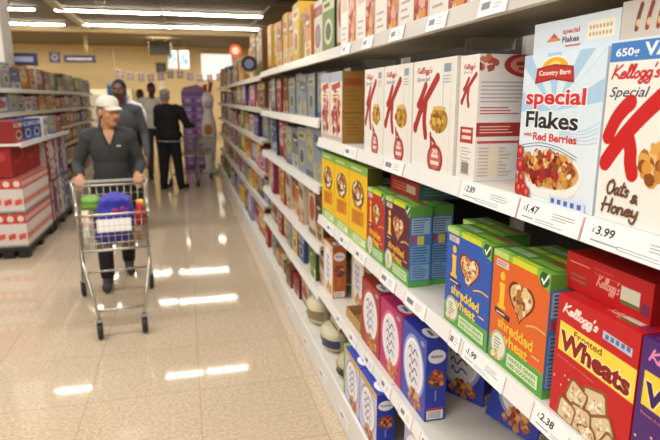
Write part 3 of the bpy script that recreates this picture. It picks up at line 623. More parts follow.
# ------------------------------------------------------------------ generic cartons for the blurred shelves
ORD_ = ['first', 'second', 'third', 'fourth', 'fifth', 'sixth', 'seventh', 'eighth', 'ninth', 'tenth', '11th', '12th', '13th', '14th', '15th', '16th', '17th', '18th', '19th', '20th', '21st', '22nd', '23rd', '24th', '25th', '26th']
PAL = {'orange': ('#d9822a', '#f2d9a0', '#8a3a14'), 'yellow': ('#e8b838', '#f6e8b8', '#a85a18'), 'red': ('#a82a26', '#e8c8b8', '#6a1414'), 'cream': ('#e2d6bc', '#c0562c', '#8a6a3a'),
       'pale blue': ('#98a2b0', '#c4bd7c', '#5f6a80'), 'white': ('#e2ddd2', '#b23a34', '#8a8a90'), 'brown': ('#7d4a28', '#d9b98a', '#3a2012'), 'purple': ('#5d3f8c', '#c8b4dc', '#2f1c50'),
       'green': ('#6a8a3c', '#e0e0b0', '#3a5420'), 'blue': ('#35508f', '#c8d0e0', '#1c2c5a'), 'pink': ('#c8708c', '#f0d8e0', '#8a2c50'), 'grey': ('#8f8a84', '#d8d2c8', '#4a4642'), 'lilac': ('#a898c0', '#e8e0f0', '#5a4a80')}
GEN = {}
def generic(col, w, h, d=.16, var=0):
    k = (col, round(w, 2), round(h, 2), var)
    if k in GEN: return GEN[k]
    dk = lambda c: tuple(int(c[i:i+2], 16)/255*.86 for i in (1, 3, 5))  # palette darkened in place of weaker light on the distant goods
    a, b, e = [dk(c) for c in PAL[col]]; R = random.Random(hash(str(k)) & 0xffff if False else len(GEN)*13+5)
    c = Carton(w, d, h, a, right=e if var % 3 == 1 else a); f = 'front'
    t = R.choice((0, 1, 2))
    if t == 0: c.rect(f, 0, .72, 1, .9, b); c.oval(f, .5, .36, .34, .22, b); c.oval(f, .5, .36, .24, .15, e); c.lines(f, .15, .85, .76, .87, 1, e, .6)
    elif t == 1: c.rect(f, 0, 0, 1, .34, b); c.poly(f, [(.1, .9), (.9, .8), (.9, .56), (.1, .66)], e); c.lines(f, .2, .8, .62, .78, 1, b, .4); c.heap(f, .5, .2, .3, .12, 10, [e, a], .012, .03, 2)
    else: c.oval(f, .5, .55, .42, .26, b); c.stroke(f, [(.22, .5), (.4, .62), (.58, .48), (.78, .6)], .016, e); c.rect(f, 0, .0, 1, .12, e); c.rect(f, .1, .85, .7, .93, b)
    GEN[k] = c.mesh('carton'); return GEN[k]
def fill_right(ya, yb, z, clear, cols, shelf, bay, w=(.18, .28), hf=(.72, .92), seed=1, name='carton', x0=.768, grp=None, start=0):
    R = random.Random(seed); y = ya; i = start
    while y < yb-.1:
        ww = round(R.uniform(*w), 2); ww = min(ww, round(yb-y-.005, 2)); c = cols[i % len(cols)] if not callable(cols) else cols(R)
        h = round(clear*R.uniform(*hf), 2)
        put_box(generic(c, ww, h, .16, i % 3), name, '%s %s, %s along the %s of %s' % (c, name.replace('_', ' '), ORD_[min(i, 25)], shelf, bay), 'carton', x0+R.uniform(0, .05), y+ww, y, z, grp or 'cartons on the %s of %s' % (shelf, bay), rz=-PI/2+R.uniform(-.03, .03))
        y += ww+R.uniform(.006, .02); i += 1
# top shelf above the white boxes
def top_white():
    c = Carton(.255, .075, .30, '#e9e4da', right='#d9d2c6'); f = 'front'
    c.rect(f, .52, .0, .98, .8, '#a8443a'); c.heap(f, .75, .35, .2, .34, 40, ['#c97a5c', '#8e2a24', '#d9a48a', '#b8342c', '#e2c2a8', '#cf8a3c'], .012, .028, 5); c.lines(f, .08, .46, .05, .3, 3, '#b9aaa0'); c.rect(f, .08, .5, .45, .75, '#d4c0b0')
    c.oval(f, .82, .06, .1, .05, '#d9902c')
    return c.mesh('top_carton')
tw = top_white()
for i in range(8):
    y = .68+.262*i
    put_box(tw, 'cereal_box', 'white and red berry box on the top shelf, %s from the near end' % ORD_[i], 'cereal box', .76, y+.255, y, 1.866, 'white and red boxes on the top shelf')
fill_right(2.79, 3.95, 1.866, .34, ['cream', 'green', 'white', 'orange', 'pale blue', 'cream'], 'top shelf', 'the bay over the berry boxes', (.18, .24), (.9, .98), 5)
fill_right(3.96, 5.66, 1.866, .42, ['yellow', 'orange', 'yellow', 'orange', 'yellow', 'yellow'], 'top shelf', 'the bays past the yellow boxes', (.2, .28), (.85, .98), 6)
B1 = 'the bays past the yellow boxes'
fill_right(3.22, 5.66, 1.501, .33, ['pale blue', 'pale blue', 'pale blue', 'pale blue', 'pale blue', 'brown', 'red', 'grey', 'grey', 'brown'], 'second highest shelf', B1, (.22, .3), (.8, .93), 7)
fill_right(3.22, 5.66, 1.111, .36, ['pale blue', 'pale blue', 'pale blue', 'grey', 'pale blue', 'red', 'red', 'blue', 'grey', 'cream'], 'third highest shelf', B1, (.22, .3), (.8, .93), 8)
fill_right(3.22, 5.66, .741, .34, ['brown', 'cream', 'orange', 'cream', 'orange', 'red', 'cream', 'orange', 'yellow', 'orange', 'pink', 'yellow', 'cream'], 'fourth highest shelf', B1, (.16, .22), (.85, .95), 9)
fill_right(3.22, 5.66, .441, .27, ['cream', 'green', 'yellow', 'blue', 'yellow', 'pale blue', 'orange', 'red', 'white', 'brown'], 'second lowest shelf', B1, (.16, .22), (.6, .95), 10)
fill_right(3.62, 5.66, .166, .24, ['cream', 'red', 'brown', 'green', 'cream', 'orange', 'grey'], 'bottom shelf', B1, (.18, .26), (.5, .9), 11, x0=.72)
B2 = 'the far blurred bays'
mix = ['orange', 'red', 'lilac', 'brown', 'cream', 'yellow', 'pale blue', 'purple', 'white', 'pink', 'orange', 'green']
for k, (z, cl, nm) in enumerate(zip(FAR, (.31, .3, .3, .28, .28, .40), ('bottom shelf', 'second lowest shelf', 'third lowest shelf', 'third highest shelf', 'second highest shelf', 'top shelf'))):
    cols = mix[k*2:]+mix[:k*2]
    if k == 5: cols = ['yellow', 'brown', 'orange', 'orange', 'cream', 'orange', 'brown', 'grey', 'blue']
    if k == 4: cols = ['brown', 'red', 'pink', 'red', 'lilac', 'orange', 'yellow', 'green', 'purple']
    if k == 2: cols = ['pink', 'yellow', 'lilac', 'orange', 'cream', 'yellow', 'green', 'brown']
    if k == 5: fill_right(5.72, 6.85, z+.001, .47, ['brown', 'green', 'brown', 'orange'], 'top shelf', 'the first far blurred bay', (.24, .3), (.9, .99), 40)
    fill_right(6.9 if k == 5 else 5.72, 13.1, z+.001, cl, cols, nm, B2, (.34, .5), (.6, .98), 20+k, x0=.715 if k == 0 else .768)

# round wobbler signs on the far top shelf
def wobbler(y, z, col, col2, label):
    t = MB(); t.tube([(.0, 0, 0), (-.02, 0, .05), (-.03, 0, .11)], .003, mat('#d8d8d8'), 6); o = t.obj('shelf_sign', loc=(.732, y, z))
    q = MB(); n = 24
    for r, c, e in ((.085, col, 0), (.05, col2, .0004)):
        q.add([(r*math.cos(2*PI*i/n), -.001-e, .18+r*math.sin(2*PI*i/n)) for i in range(n)], [tuple(range(n))], mat(c))
    q.add([(.085*math.cos(2*PI*i/n), .001, .18+.085*math.sin(2*PI*i/n)) for i in range(n)], [tuple(range(n-1, -1, -1))], mat(col))
    d = q.obj('disc', o); d.location.x = -.03
    tag(o, label, 'sign', 'round signs sticking out from the shelf edge')
wobbler(6.3, 1.80, '#262a4a', '#8a8aa8', 'dark blue round sign sticking out from the far top shelf edge')
wobbler(7.9, 2.06, '#e0662a', '#f2d8c0', 'orange round sign sticking up above the far top shelf')

# ================================================================== left side
LX = -2.1
LEFTZ = (.165, .5, .82, 1.13, 1.44, 1.735)
for i in range(5):
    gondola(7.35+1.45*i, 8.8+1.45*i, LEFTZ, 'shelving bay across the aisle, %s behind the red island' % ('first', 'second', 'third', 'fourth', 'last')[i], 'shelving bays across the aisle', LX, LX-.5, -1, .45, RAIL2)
def fill_left(ya, yb, z, clear, cols, shelf, w, hf, seed, x0=LX-.018):
    R = random.Random(seed); y = ya; i = 0
    while y < yb-.1:
        ww = round(R.uniform(*w), 2); ww = min(ww, round(yb-y-.005, 2)); c = cols[i % len(cols)]; h = round(clear*R.uniform(*hf), 2)
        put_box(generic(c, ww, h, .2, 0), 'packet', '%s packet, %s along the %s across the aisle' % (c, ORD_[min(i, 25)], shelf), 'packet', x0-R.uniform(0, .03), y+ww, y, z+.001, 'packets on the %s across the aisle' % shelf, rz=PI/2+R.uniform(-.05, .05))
        y += ww+R.uniform(.01, .04); i += 1
fill_left(7.38, 14.5, LEFTZ[5], .34, ['pale blue', 'grey', 'blue', 'orange', 'orange', 'red', 'red', 'grey', 'green', 'brown', 'grey', 'cream', 'green'], 'top shelf', (.3, .5), (.5, .95), 51)
fill_left(7.38, 14.5, LEFTZ[4], .26, ['white', 'pale blue', 'grey', 'white', 'lilac', 'orange', 'orange', 'cream', 'orange', 'pink', 'lilac', 'grey'], 'second highest shelf', (.3, .5), (.7, .97), 52)
fill_left(7.38, 14.5, LEFTZ[3], .27, ['red', 'blue', 'blue', 'white', 'cream', 'pale blue', 'pink', 'red', 'red', 'brown', 'red', 'pink'], 'third highest shelf', (.3, .5), (.7, .97), 53)
fill_left(8.7, 14.5, LEFTZ[2], .26, ['red', 'pink', 'blue', 'lilac', 'red', 'brown', 'brown', 'red', 'white'], 'third lowest shelf', (.34, .5), (.7, .97), 54)
fill_left(8.7, 14.5, LEFTZ[1], .26, ['blue', 'red', 'green', 'lilac', 'red', 'brown', 'pink'], 'second lowest shelf', (.38, .55), (.7, .97), 55)
fill_left(8.7, 14.5, LEFTZ[0], .26, ['blue', 'red', 'lilac', 'red', 'brown', 'pink'], 'bottom shelf', (.4, .6), (.7, .97), 56, LX+.03)

# islands of multipacks
def pallet(x0, x1, y0, y1, label):
    q = MB(); K = mat('#26221f', .5); q.box(x0, x1, y0, y1, .07, .115, K, .008)
    for a in (x0, (x0+x1)/2-.05, x1-.1):
        for b in (y0, (y0+y1)/2-.05, y1-.1): q.box(a, a+.1, b, b+.1, 0, .07, K)
    tag(q.obj('pallet'), label, 'pallet', 'black display pallets')
pallet(-2.03, -1.635, 6.2, 7.36, 'black display pallet under the red multipack stack'); pallet(-2.03, -1.635, 7.42, 8.6, 'black display pallet under the blue and red tall cartons')
def multipack(seed, top='#c9463c', wrap='#ddd6cf'):
    """shrink-wrapped tray of packs; front looks along +x after placing"""
    c = Carton(.565, .385, .345, wrap, top='#c8463c', left=wrap, right=wrap)
    R = random.Random(seed)
    for f, n in (('front', 6), ('left', 4), ('right', 4), ('top', 5)):
        c.rect(f, 0, .70, 1, 1, top)
        c.rect(f, 0, .18, 1, .45, '#e6c9c0')
        for k in range(n):
            u = (k+.5)/n; c.oval(f, u, .85, .32/n, .09, '#e8d9d0'); c.poly(f, [(u-.35/n, .2), (u+.35/n, .26), (u+.35/n, .42), (u-.35/n, .36)], R.choice(['#b9342c', '#d0564a', '#c9463c'])); c.rect(f, u-.01/n, 0, u+.01/n, 1, '#b8aaa0')
        c.rect(f, 0, .0, 1, .06, '#a9a098')
    return c.mesh('multipack')
def redcase(seed):
    c = Carton(.565, .34, .31, '#9e1f22', top='#b8322e'); R = random.Random(seed)
    for f in ('front', 'left', 'right'):
        c.rect(f, 0, .9, 1, .93, '#7a1418'); c.lines(f, .15, .7, .4, .55, 2, '#c86a60'); c.rect(f, .49, 0, .51, 1, '#7a1418'); c.oval(f, .75, .66, .1, .14, '#b8403a')
    return c.mesh('red_case')
mp, rc = multipack(1), redcase(1)
for lv, z in ((0, .116), (1, .475), (2, .835)):
    for k, y in enumerate((6.22, 6.79)):
        zz = z+(0 if lv == 0 else .0)
        nm = ('bottom', 'middle', 'top')[lv]
        put_box(rc if lv == 2 else mp, 'carton' if lv == 2 else 'multipack', ('dark red case on top of the island stack, ' if lv == 2 else 'white and red wrapped multipack in %s layer of the island, ' % nm)+('nearer one' if k == 0 else 'farther one'), 'carton' if lv == 2 else 'multipack', -1.64-(.07 if lv == 2 else 0), y+.565, y, zz, 'red packs on the island', rz=PI/2)
q = MB(); q.box(-2.06, -1.60, 6.17, 8.62, 1.152, 1.17, mat('#ebe7de', .4), .004); q.box(-1.60, -1.592, 6.17, 8.62, 1.135, 1.185, RAIL)
tag(q.obj('shelf_board'), 'long white shelf board capping the island stacks', 'shelf board')
R = random.Random(9)
for i, y in enumerate((6.25, 6.62, 7.0, 7.42, 7.8, 8.2)):
    c = ['red', 'blue', 'blue', 'white', 'pale blue', 'red'][i]
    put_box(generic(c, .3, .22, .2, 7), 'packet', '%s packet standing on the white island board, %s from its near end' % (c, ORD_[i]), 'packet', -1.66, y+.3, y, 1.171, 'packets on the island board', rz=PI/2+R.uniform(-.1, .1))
def tallcase(col, col2, seed):
    c = Carton(.37, .38, .50, col); R = random.Random(seed)
    for k in range(4):
        u = .02+.25*k; c.rect('front', u, .03, u+.21, .97, R.choice([col2, '#8a2c2c', '#3f5f9a', '#d8d4cc', '#4f7a58']))
        for j in range(5): c.oval('front', u+.1, .12+.19*j, .07, .06, R.choice(['#e8e4dc', '#b83a34', '#2f4a8a', '#d8c070']))
    for k in range(2): c.rect('left', .05+.5*k, .05, .45+.5*k, .95, col2)
    return c.mesh('tall_case')
cols = (('#8f2c30', '#c9bfb8', 'red'), ('#4f6f9c', '#c8ccd6', 'pale blue'), ('#2f3f7c', '#9aa8c8', 'navy'))
for lv in range(2):
    for k in range(3):
        put_box(tallcase(cols[k][0], cols[k][1], k+lv*3), 'carton', '%s tall printed case in the %s tier of the second island' % (cols[k][2], ('lower', 'upper')[lv]), 'carton', -1.645, 7.44+.385*k+.37, 7.44+.385*k, .116+.503*lv, 'tall cases on the second island', rz=PI/2)

# ================================================================== far end of the shop
def sign(name, x0, x1, y, z0, z1, bg, fg, label, hang=None, text=None):
    c = Carton(x1-x0, .03, z1-z0, bg); f = 'front'
    if text: c.text(f, text, .1, .28, .8, .45, fg, .02)
    else:
        R = random.Random(3); u = .1
        while u < .86:
            w_ = R.uniform(.03, .06); c.rect(f, u, .36, u+w_, .62, fg); u += w_+R.uniform(.012, .03)
    o = bpy.data.objects.new(name, c.mesh(name)); COL.objects.link(o); o.location = ((x0+x1)/2, y, z0)
    if hang:
        q = MB()
        for x in (-(x1-x0)*.4, (x1-x0)*.4): q.tube([(x, .015, z1-z0), (x, .015, CEIL-z0)], .006, mat('#c8c4ba'), 6)
        q.obj('hanger', o)
    return tag(o, label, 'sign')
sign('hanging_sign', -3.98, -2.95, 21.9, 2.83, 3.09, '#2b2a4c', '#c8c6d8', 'long navy sign with pale lettering near the far yellow wall', True)
c = Carton(.34, .03, .36, '#2b2a4c'); c.oval('front', .5, .5, .3, .3, '#8f8fb0'); c.oval('front', .5, .5, .18, .18, '#2b2a4c')
o = bpy.data.objects.new('hanging_sign', c.mesh('sign')); COL.objects.link(o); o.location = (-4.27, 21.9, 2.82)
tag(o, 'small square navy symbol sign beside the long navy sign', 'sign')
q = MB(); q.tube([(0, .015, .36), (0, .015, CEIL-2.82)], .006, mat('#c8c4ba'), 6); q.obj('hanger', o)
c = Carton(.5, .03, .17, '#33375e'); c.rect('front', .35, .3, .9, .7, '#b0b4cc')
o = bpy.data.objects.new('aisle_sign', c.mesh('sign')); COL.objects.link(o); o.location = (-2.2, 8.84, 2.06); tag(o, 'navy shelf-end sign in front of the white column', 'sign', None)
for x in (-.2, .2): q = MB(); q.tube([(x, .02, 0), (x, .02, -.322)], .012, mat('#bdb8a8'), 8); q.obj('post', o)
# bunting of small flags
def bunting():
    t = empty('bunting', (-2.3, 21.5, 2.62)); L = 4.1; n = 12
    zc = lambda x: -.16*math.sin(PI*((x/L*2) % 1))
    q = MB(); q.tube([(L*i/40, 0, zc(L*i/40)) for i in range(41)], .006, mat('#d8d0c0'), 5); q.obj('string', t)
    for x in (0, L/2, L): q = MB(); q.tube([(x, 0, 0), (x, 0, CEIL-2.62)], .004, mat('#c8c4ba'), 5); q.obj('hanger', t)
    for i in range(n):
        x = L*(i+.5)/n; z = zc(x); p = MB(); w, h = .21, .27
        def r(a, b, c_, d, m, e): p.add([(x+a*w, -.004-e, z-h+b*h), (x+c_*w, -.004-e, z-h+b*h), (x+c_*w, -.004-e, z-h+d*h), (x+a*w, -.004-e, z-h+d*h)], [(0, 1, 2, 3)], mat(m))
        p.box(x-w/2, x+w/2, -.003, .003, z-h, z, mat('#262f66'))
        for m, k, e in (('#c8c6cc', .022, .001),):
            for s in (1, -1):
                a = math.atan2(h, w*s); dx, dz = -math.sin(a)*k*w, math.cos(a)*k*w
                A = (x-w/2*s, z-h); B = (x+w/2*s, z)
                p.add([(A[0]-dx, -.004-e, A[1]-dz), (B[0]-dx, -.004-e, B[1]-dz), (B[0]+dx, -.004-e, B[1]+dz), (A[0]+dx, -.004-e, A[1]+dz)], [(0, 1, 2, 3)], mat(m))
        r(-.09, 0, .09, 1, '#e2dcd4', .003); r(-.5, .43, .5, .57, '#e2dcd4', .003); r(-.05, 0, .05, 1, '#98202c', .004); r(-.5, .46, .5, .54, '#98202c', .004)
        p.obj('flag', t)
    tag(t, 'string of small red white and blue flags across the far wall', 'bunting')
bunting()
# loudspeaker-like dark box on a white post, posters, bright panel, ceiling fan heater
q = MB(); q.box(-.17, .17, 0, .25, 2.5, 2.86, mat('#2a2724', .5), .01); o = q.obj('wall_speaker', loc=(-.75, 21.7, 0)); q = MB(); q.box(-.08, .08, .08, .2, 0, 2.5, mat('#efe9dc', .5), .005); q.obj('post', o)
q = MB(); n = 20; q.add([(.12*math.cos(2*PI*i/n), -.002, 2.68+.12*math.sin(2*PI*i/n)) for i in range(n)], [tuple(range(n))], mat('#4a4642')); q.obj('grille', o)
tag(o, 'dark box on a tall white post against the yellow wall', 'speaker')
for i, x in enumerate((-.42, -.02)):
    c = Carton(.32, .01, .62, '#bcd0e4'); c.heap('front', .5, .6, .3, .3, 14, ['#5a86c0', '#e8ecf2', '#3f6aa8', '#8fb0d8'], .04, .09, i+1); c.rect('front', .1, .06, .9, .25, '#e8ecf2')
    o = bpy.data.objects.new('hanging_poster', c.mesh('poster')); COL.objects.link(o); o.location = (x+.1, 21.0, 2.62)
    q = MB(); q.tube([(0, .005, .62), (0, .005, CEIL-2.62)], .005, mat('#c8c4ba'), 6); q.obj('cord', o)
    tag(o, 'pale blue hanging poster, ' + ('the one by the dark box' if i == 0 else 'the one nearer the white panel'), 'poster')
q = MB(); q.box(-.6, .6, 0, .06, 0, 1.0, mat('#f4f1ea', .5, emis=.9), .01); o = q.obj('white_panel', loc=(1.35, 23.9, 2.35)); q = MB()
for a in ((-.63, -.6), (.6, .63)): q.box(a[0], a[1], -.01, .07, -.03, 1.03, mat('#d8d2c4'))
for a in ((-.03, 0), (1.0, 1.03)): q.box(-.6, .6, -.01, .07, a[0], a[1], mat('#d8d2c4'))
q.obj('frame', o); tag(o, 'bright white lit panel high on the far wall', 'panel')
q = MB(); q.box(-.36, .36, -.3, .3, -.56, -.12, mat('#8d897a', .6), .03); q.tube([(-.2, 0, 0), (-.2, 0, -.13)], .012, mat('#6d6a5e')); q.tube([(.2, 0, 0), (.2, 0, -.13)], .012, mat('#6d6a5e'))
o = q.obj('ceiling_heater', loc=(-.70, 20.6, CEIL)); q = MB()
for k in range(8): q.box(-.34, .34, -.312, -.3, -.53+.05*k, -.505+.05*k, mat('#5c5a52'))
q.obj('grille', o); tag(o, 'dark boxy heater hanging under the far ceiling', 'heater')
q = MB(); q.lathe([(.02, -.19), (.075, -.17), (.1, -.1), (.1, -.06)], mat('#d8d4cc', .2)); o = q.obj('ceiling_camera', loc=(-1.52, 12.6, CEIL)); q = MB(); q.lathe([(.07, -.06), (.07, 0)], mat('#b8b4aa')); q.obj('mount', o)
tag(o, 'pale dome camera fixed to the ceiling above the aisle', 'security camera')
q = MB(); q.lathe([(.03, -.5), (.05, -.46), (.05, -.02), (.09, 0)], mat('#d8c9a4', .6), n=12); o = q.obj('pendant_pole', loc=(-2.98, 20.2, CEIL)); tag(o, 'short pale pole hanging from the far ceiling above the navy sign', 'pole')
# low yellow-wall furniture: pale chiller run along the far wall
q = MB(); q.box(-5.2, -1.9, 22.9, 23.98, 0, 1.95, mat('#e8e0cc', .5), .02); o = q.obj('display_cabinet'); q = MB()
q.box(-5.1, -2.0, 22.87, 22.9, .4, 1.7, mat('#b9b4a8', .3)); q.obj('front_panel', o); q = MB(); q.box(-5.1, -2.0, 22.86, 22.9, 1.72, 1.92, mat('#f0ead8', .4)); q.obj('header', o)
tag(o, 'long pale display cabinet against the far yellow wall', 'cabinet')
c = Carton(.5, .05, 1.5, '#5f86c4'); c.heap('front', .5, .6, .4, .35, 20, ['#8fb0dc', '#3f66a8', '#d8e0ee'], .05, .12, 2); c.rect('front', .08, .05, .92, .16, '#e8ecf4')
o = bpy.data.objects.new('banner_stand', c.mesh('banner')); COL.objects.link(o); o.location = (-1.75, 16.5, .45); q = MB(); q.box(-.25, .25, -.1, .15, -.45, -.43, mat('#55524c')); q.tube([(0, .03, -.43), (0, .03, 0)], .02, mat('#88857c')); q.obj('stand', o)
q = MB(); q.box(-.25, .25, 0, .04, 1.5, 1.6, mat('#f2efe8')); q.obj('header', o)
tag(o, 'blue banner stand with white header behind the man in the cap', 'banner')

# purple promotion tower
def crate_purple(seed):
    c = Carton(.23, .3, .15, '#8a62b4'); R = random.Random(seed)
    c.rect('front', 0, .8, 1, 1, '#b08ccc'); c.oval('front', .5, .42, .3, .28, R.choice(['#c8a8d8', '#d89ac0', '#9a78c8'])); c.rect('front', .05, .05, .95, .15, '#6a4590')
    return c.mesh('purple_pack')
t = empty('display_tower', (.2, 13.4, 0)); q = MB(); q.box(-.27, .27, -.2, .2, 0, .10, mat('#7a5a9c'), .01); q.obj('base', t)
for z in (.45, .8, 1.15, 1.5): q = MB(); q.box(-.26, .26, -.18, .18, z-.02, z, mat('#b49ac8')); q.obj('shelf', t)
q = MB(); q.box(-.26, .26, .18, .2, .10, 1.75, mat('#8a6aa8')); q.obj('back_panel', t)
q = MB(); q.add([(-.27, .19, 1.75), (.27, .19, 1.75), (.27, .19, 1.84), (.1, .19, 1.92), (-.2, .19, 1.86)], [(0, 1, 2, 3, 4)], mat('#b07aa4')); q.obj('header', t)
tag(t, 'purple cardboard display tower at the end of the aisle', 'display stand')
pk = [crate_purple(k) for k in range(3)]
for j, z in enumerate((.101, .451, .801, 1.151, 1.501)):
    for i in range(2):
        for lay in range(2 if j < 4 else 1):
            o = bpy.data.objects.new('sweet_box', pk[(i+j+lay) % 3]); COL.objects.link(o); o.location = (.2-.125+.25*i, 13.23, z+.151*lay)
            tag(o, 'purple sweet box on the display tower, %s tier, %s, %s side' % (('bottom', 'second', 'middle', 'fourth', 'top')[j], 'stacked upper' if lay else 'lower', 'wall' if i == 0 else 'shelving'), 'box', 'purple boxes on the display tower')
# white figure-like display beside it
q = MB(); W_ = mat('#ece6dc', .5); q.lathe([(.17, 0), (.17, .06), (.1, .12), (.13, .5), (.16, .8), (.15, 1.1), (.09, 1.35), (.12, 1.5), (.13, 1.62), (.07, 1.74)], W_, n=18); o = q.obj('display_figure', loc=(.49, 12.6, 0))
q = MB(); q.ell((-.02, -.13, .95), (.09, .05, .13), mat('#c9803c')); q.obj('orange_patch', o); q = MB(); q.tube([(-.03, 0, 1.72), (-.05, 0, 1.9)], [.03, .05], mat('#a83a4a'), 8); q.tube([(.04, 0, 1.72), (.08, 0, 1.95)], [.03, .05], mat('#a83a4a'), 8); q.obj('red_top', o)
q = MB(); q.ell((0, -.1, 1.48), (.09, .06, .08), mat('#c8b0c8')); q.obj('lilac_patch', o)
tag(o, 'white bottle-shaped promotional stand with red top beside the purple tower', 'display stand')

# ================================================================== people
def fuse(prims, voxel, it=4):
    """prims: ('c', p0, p1, r0, r1) tapered capsules and ('e', centre, radii, rot) ellipsoids -> one continuous skin"""
    q = MB(); dm = mat('#888888')
    for p in prims:
        if p[0] == 'c':
            a, b = Vector(p[1]), Vector(p[2]); r0, r1 = p[3], p[4]; d = (b-a).normalized() if (b-a).length > 1e-6 else Vector((0, 0, 1)); pts = []; rs = []
            for k in (-1, -.9, -.6, -.3, 0): pts.append(a+d*r0*k); rs.append(max(r0*math.sqrt(max(0, 1-k*k)), r0*.05))
            for k in (0, .3, .6, .9, 1): pts.append(b+d*r1*k); rs.append(max(r1*math.sqrt(max(0, 1-k*k)), r1*.05))
            if (pts[4]-pts[5]).length < 1e-6: del pts[5], rs[5]
            q.tube(pts, rs, dm, 14)
        else: q.ell(p[1], p[2], dm, p[3] if len(p) > 3 else None, 18, 12)
    me = q.mesh('tmp'); o = bpy.data.objects.new('tmp', me); COL.objects.link(o)
    m = o.modifiers.new('r', 'REMESH'); m.mode = 'VOXEL'; m.voxel_size = voxel; m.use_smooth_shade = True
    s = o.modifiers.new('s', 'SMOOTH'); s.factor = .5; s.iterations = it
    dg = bpy.context.evaluated_depsgraph_get(); dg.update()
    out = bpy.data.meshes.new_from_object(o.evaluated_get(dg)); bpy.data.objects.remove(o); bpy.data.meshes.remove(me)
    for p in out.polygons: p.use_smooth = True
    out.materials.clear()
    return out
def skin_obj(name, prims, voxel, m, parent=None, it=4):
    me = fuse(prims, voxel, it); me.materials.append(m); me.name = name
    o = bpy.data.objects.new(name, me); COL.objects.link(o)
    if parent: o.parent = parent
    return o
def hand(w, fdir, palm, side, curl=.5, s=1.):
    """w = wrist, fdir = finger direction, palm = direction the palm looks, side = +1/-1 which side the thumb is on"""
    f = Vector(fdir).normalized(); n = Vector(palm); n = (n-f*n.dot(f)).normalized(); l = f.cross(n)*side; w = Vector(w); P = []
    P.append(('e', w+f*.048*s, (.04*s, .016*s, .048*s), Matrix((l, n, f)).transposed()))
    for k, (off, ln, r) in enumerate(((.03, .072, .0088), (.010, .08, .009), (-.011, .074, .0088), (-.031, .058, .0078))):
        b = w+f*.085*s+l*off*s; ang = curl*.7; p = b; d = f.copy()
        for seg in (.45, .32, .23):
            d = (d*math.cos(ang)+n*math.sin(ang)); e = n*math.cos(ang)-f*0; nx = p+d*ln*seg*s; P.append(('c', p, nx, r*s, r*.9*s)); p = nx; n2 = n
            ang = curl*1.1; d = d.normalized()
    b = w+f*.03*s+l*.035*s; m_ = b+(l*.6+f*.7+n*.35).normalized()*.04*s; P += [('c', b, m_, .0115*s, .010*s), ('c', m_, m_+(f*.8+n*.5).normalized()*.03*s, .0098*s, .0085*s)]
    return P
SKIN_A, SKIN_B = mat('#c08a66', .5, vary=.06), mat('#5a3a28', .5, vary=.06)
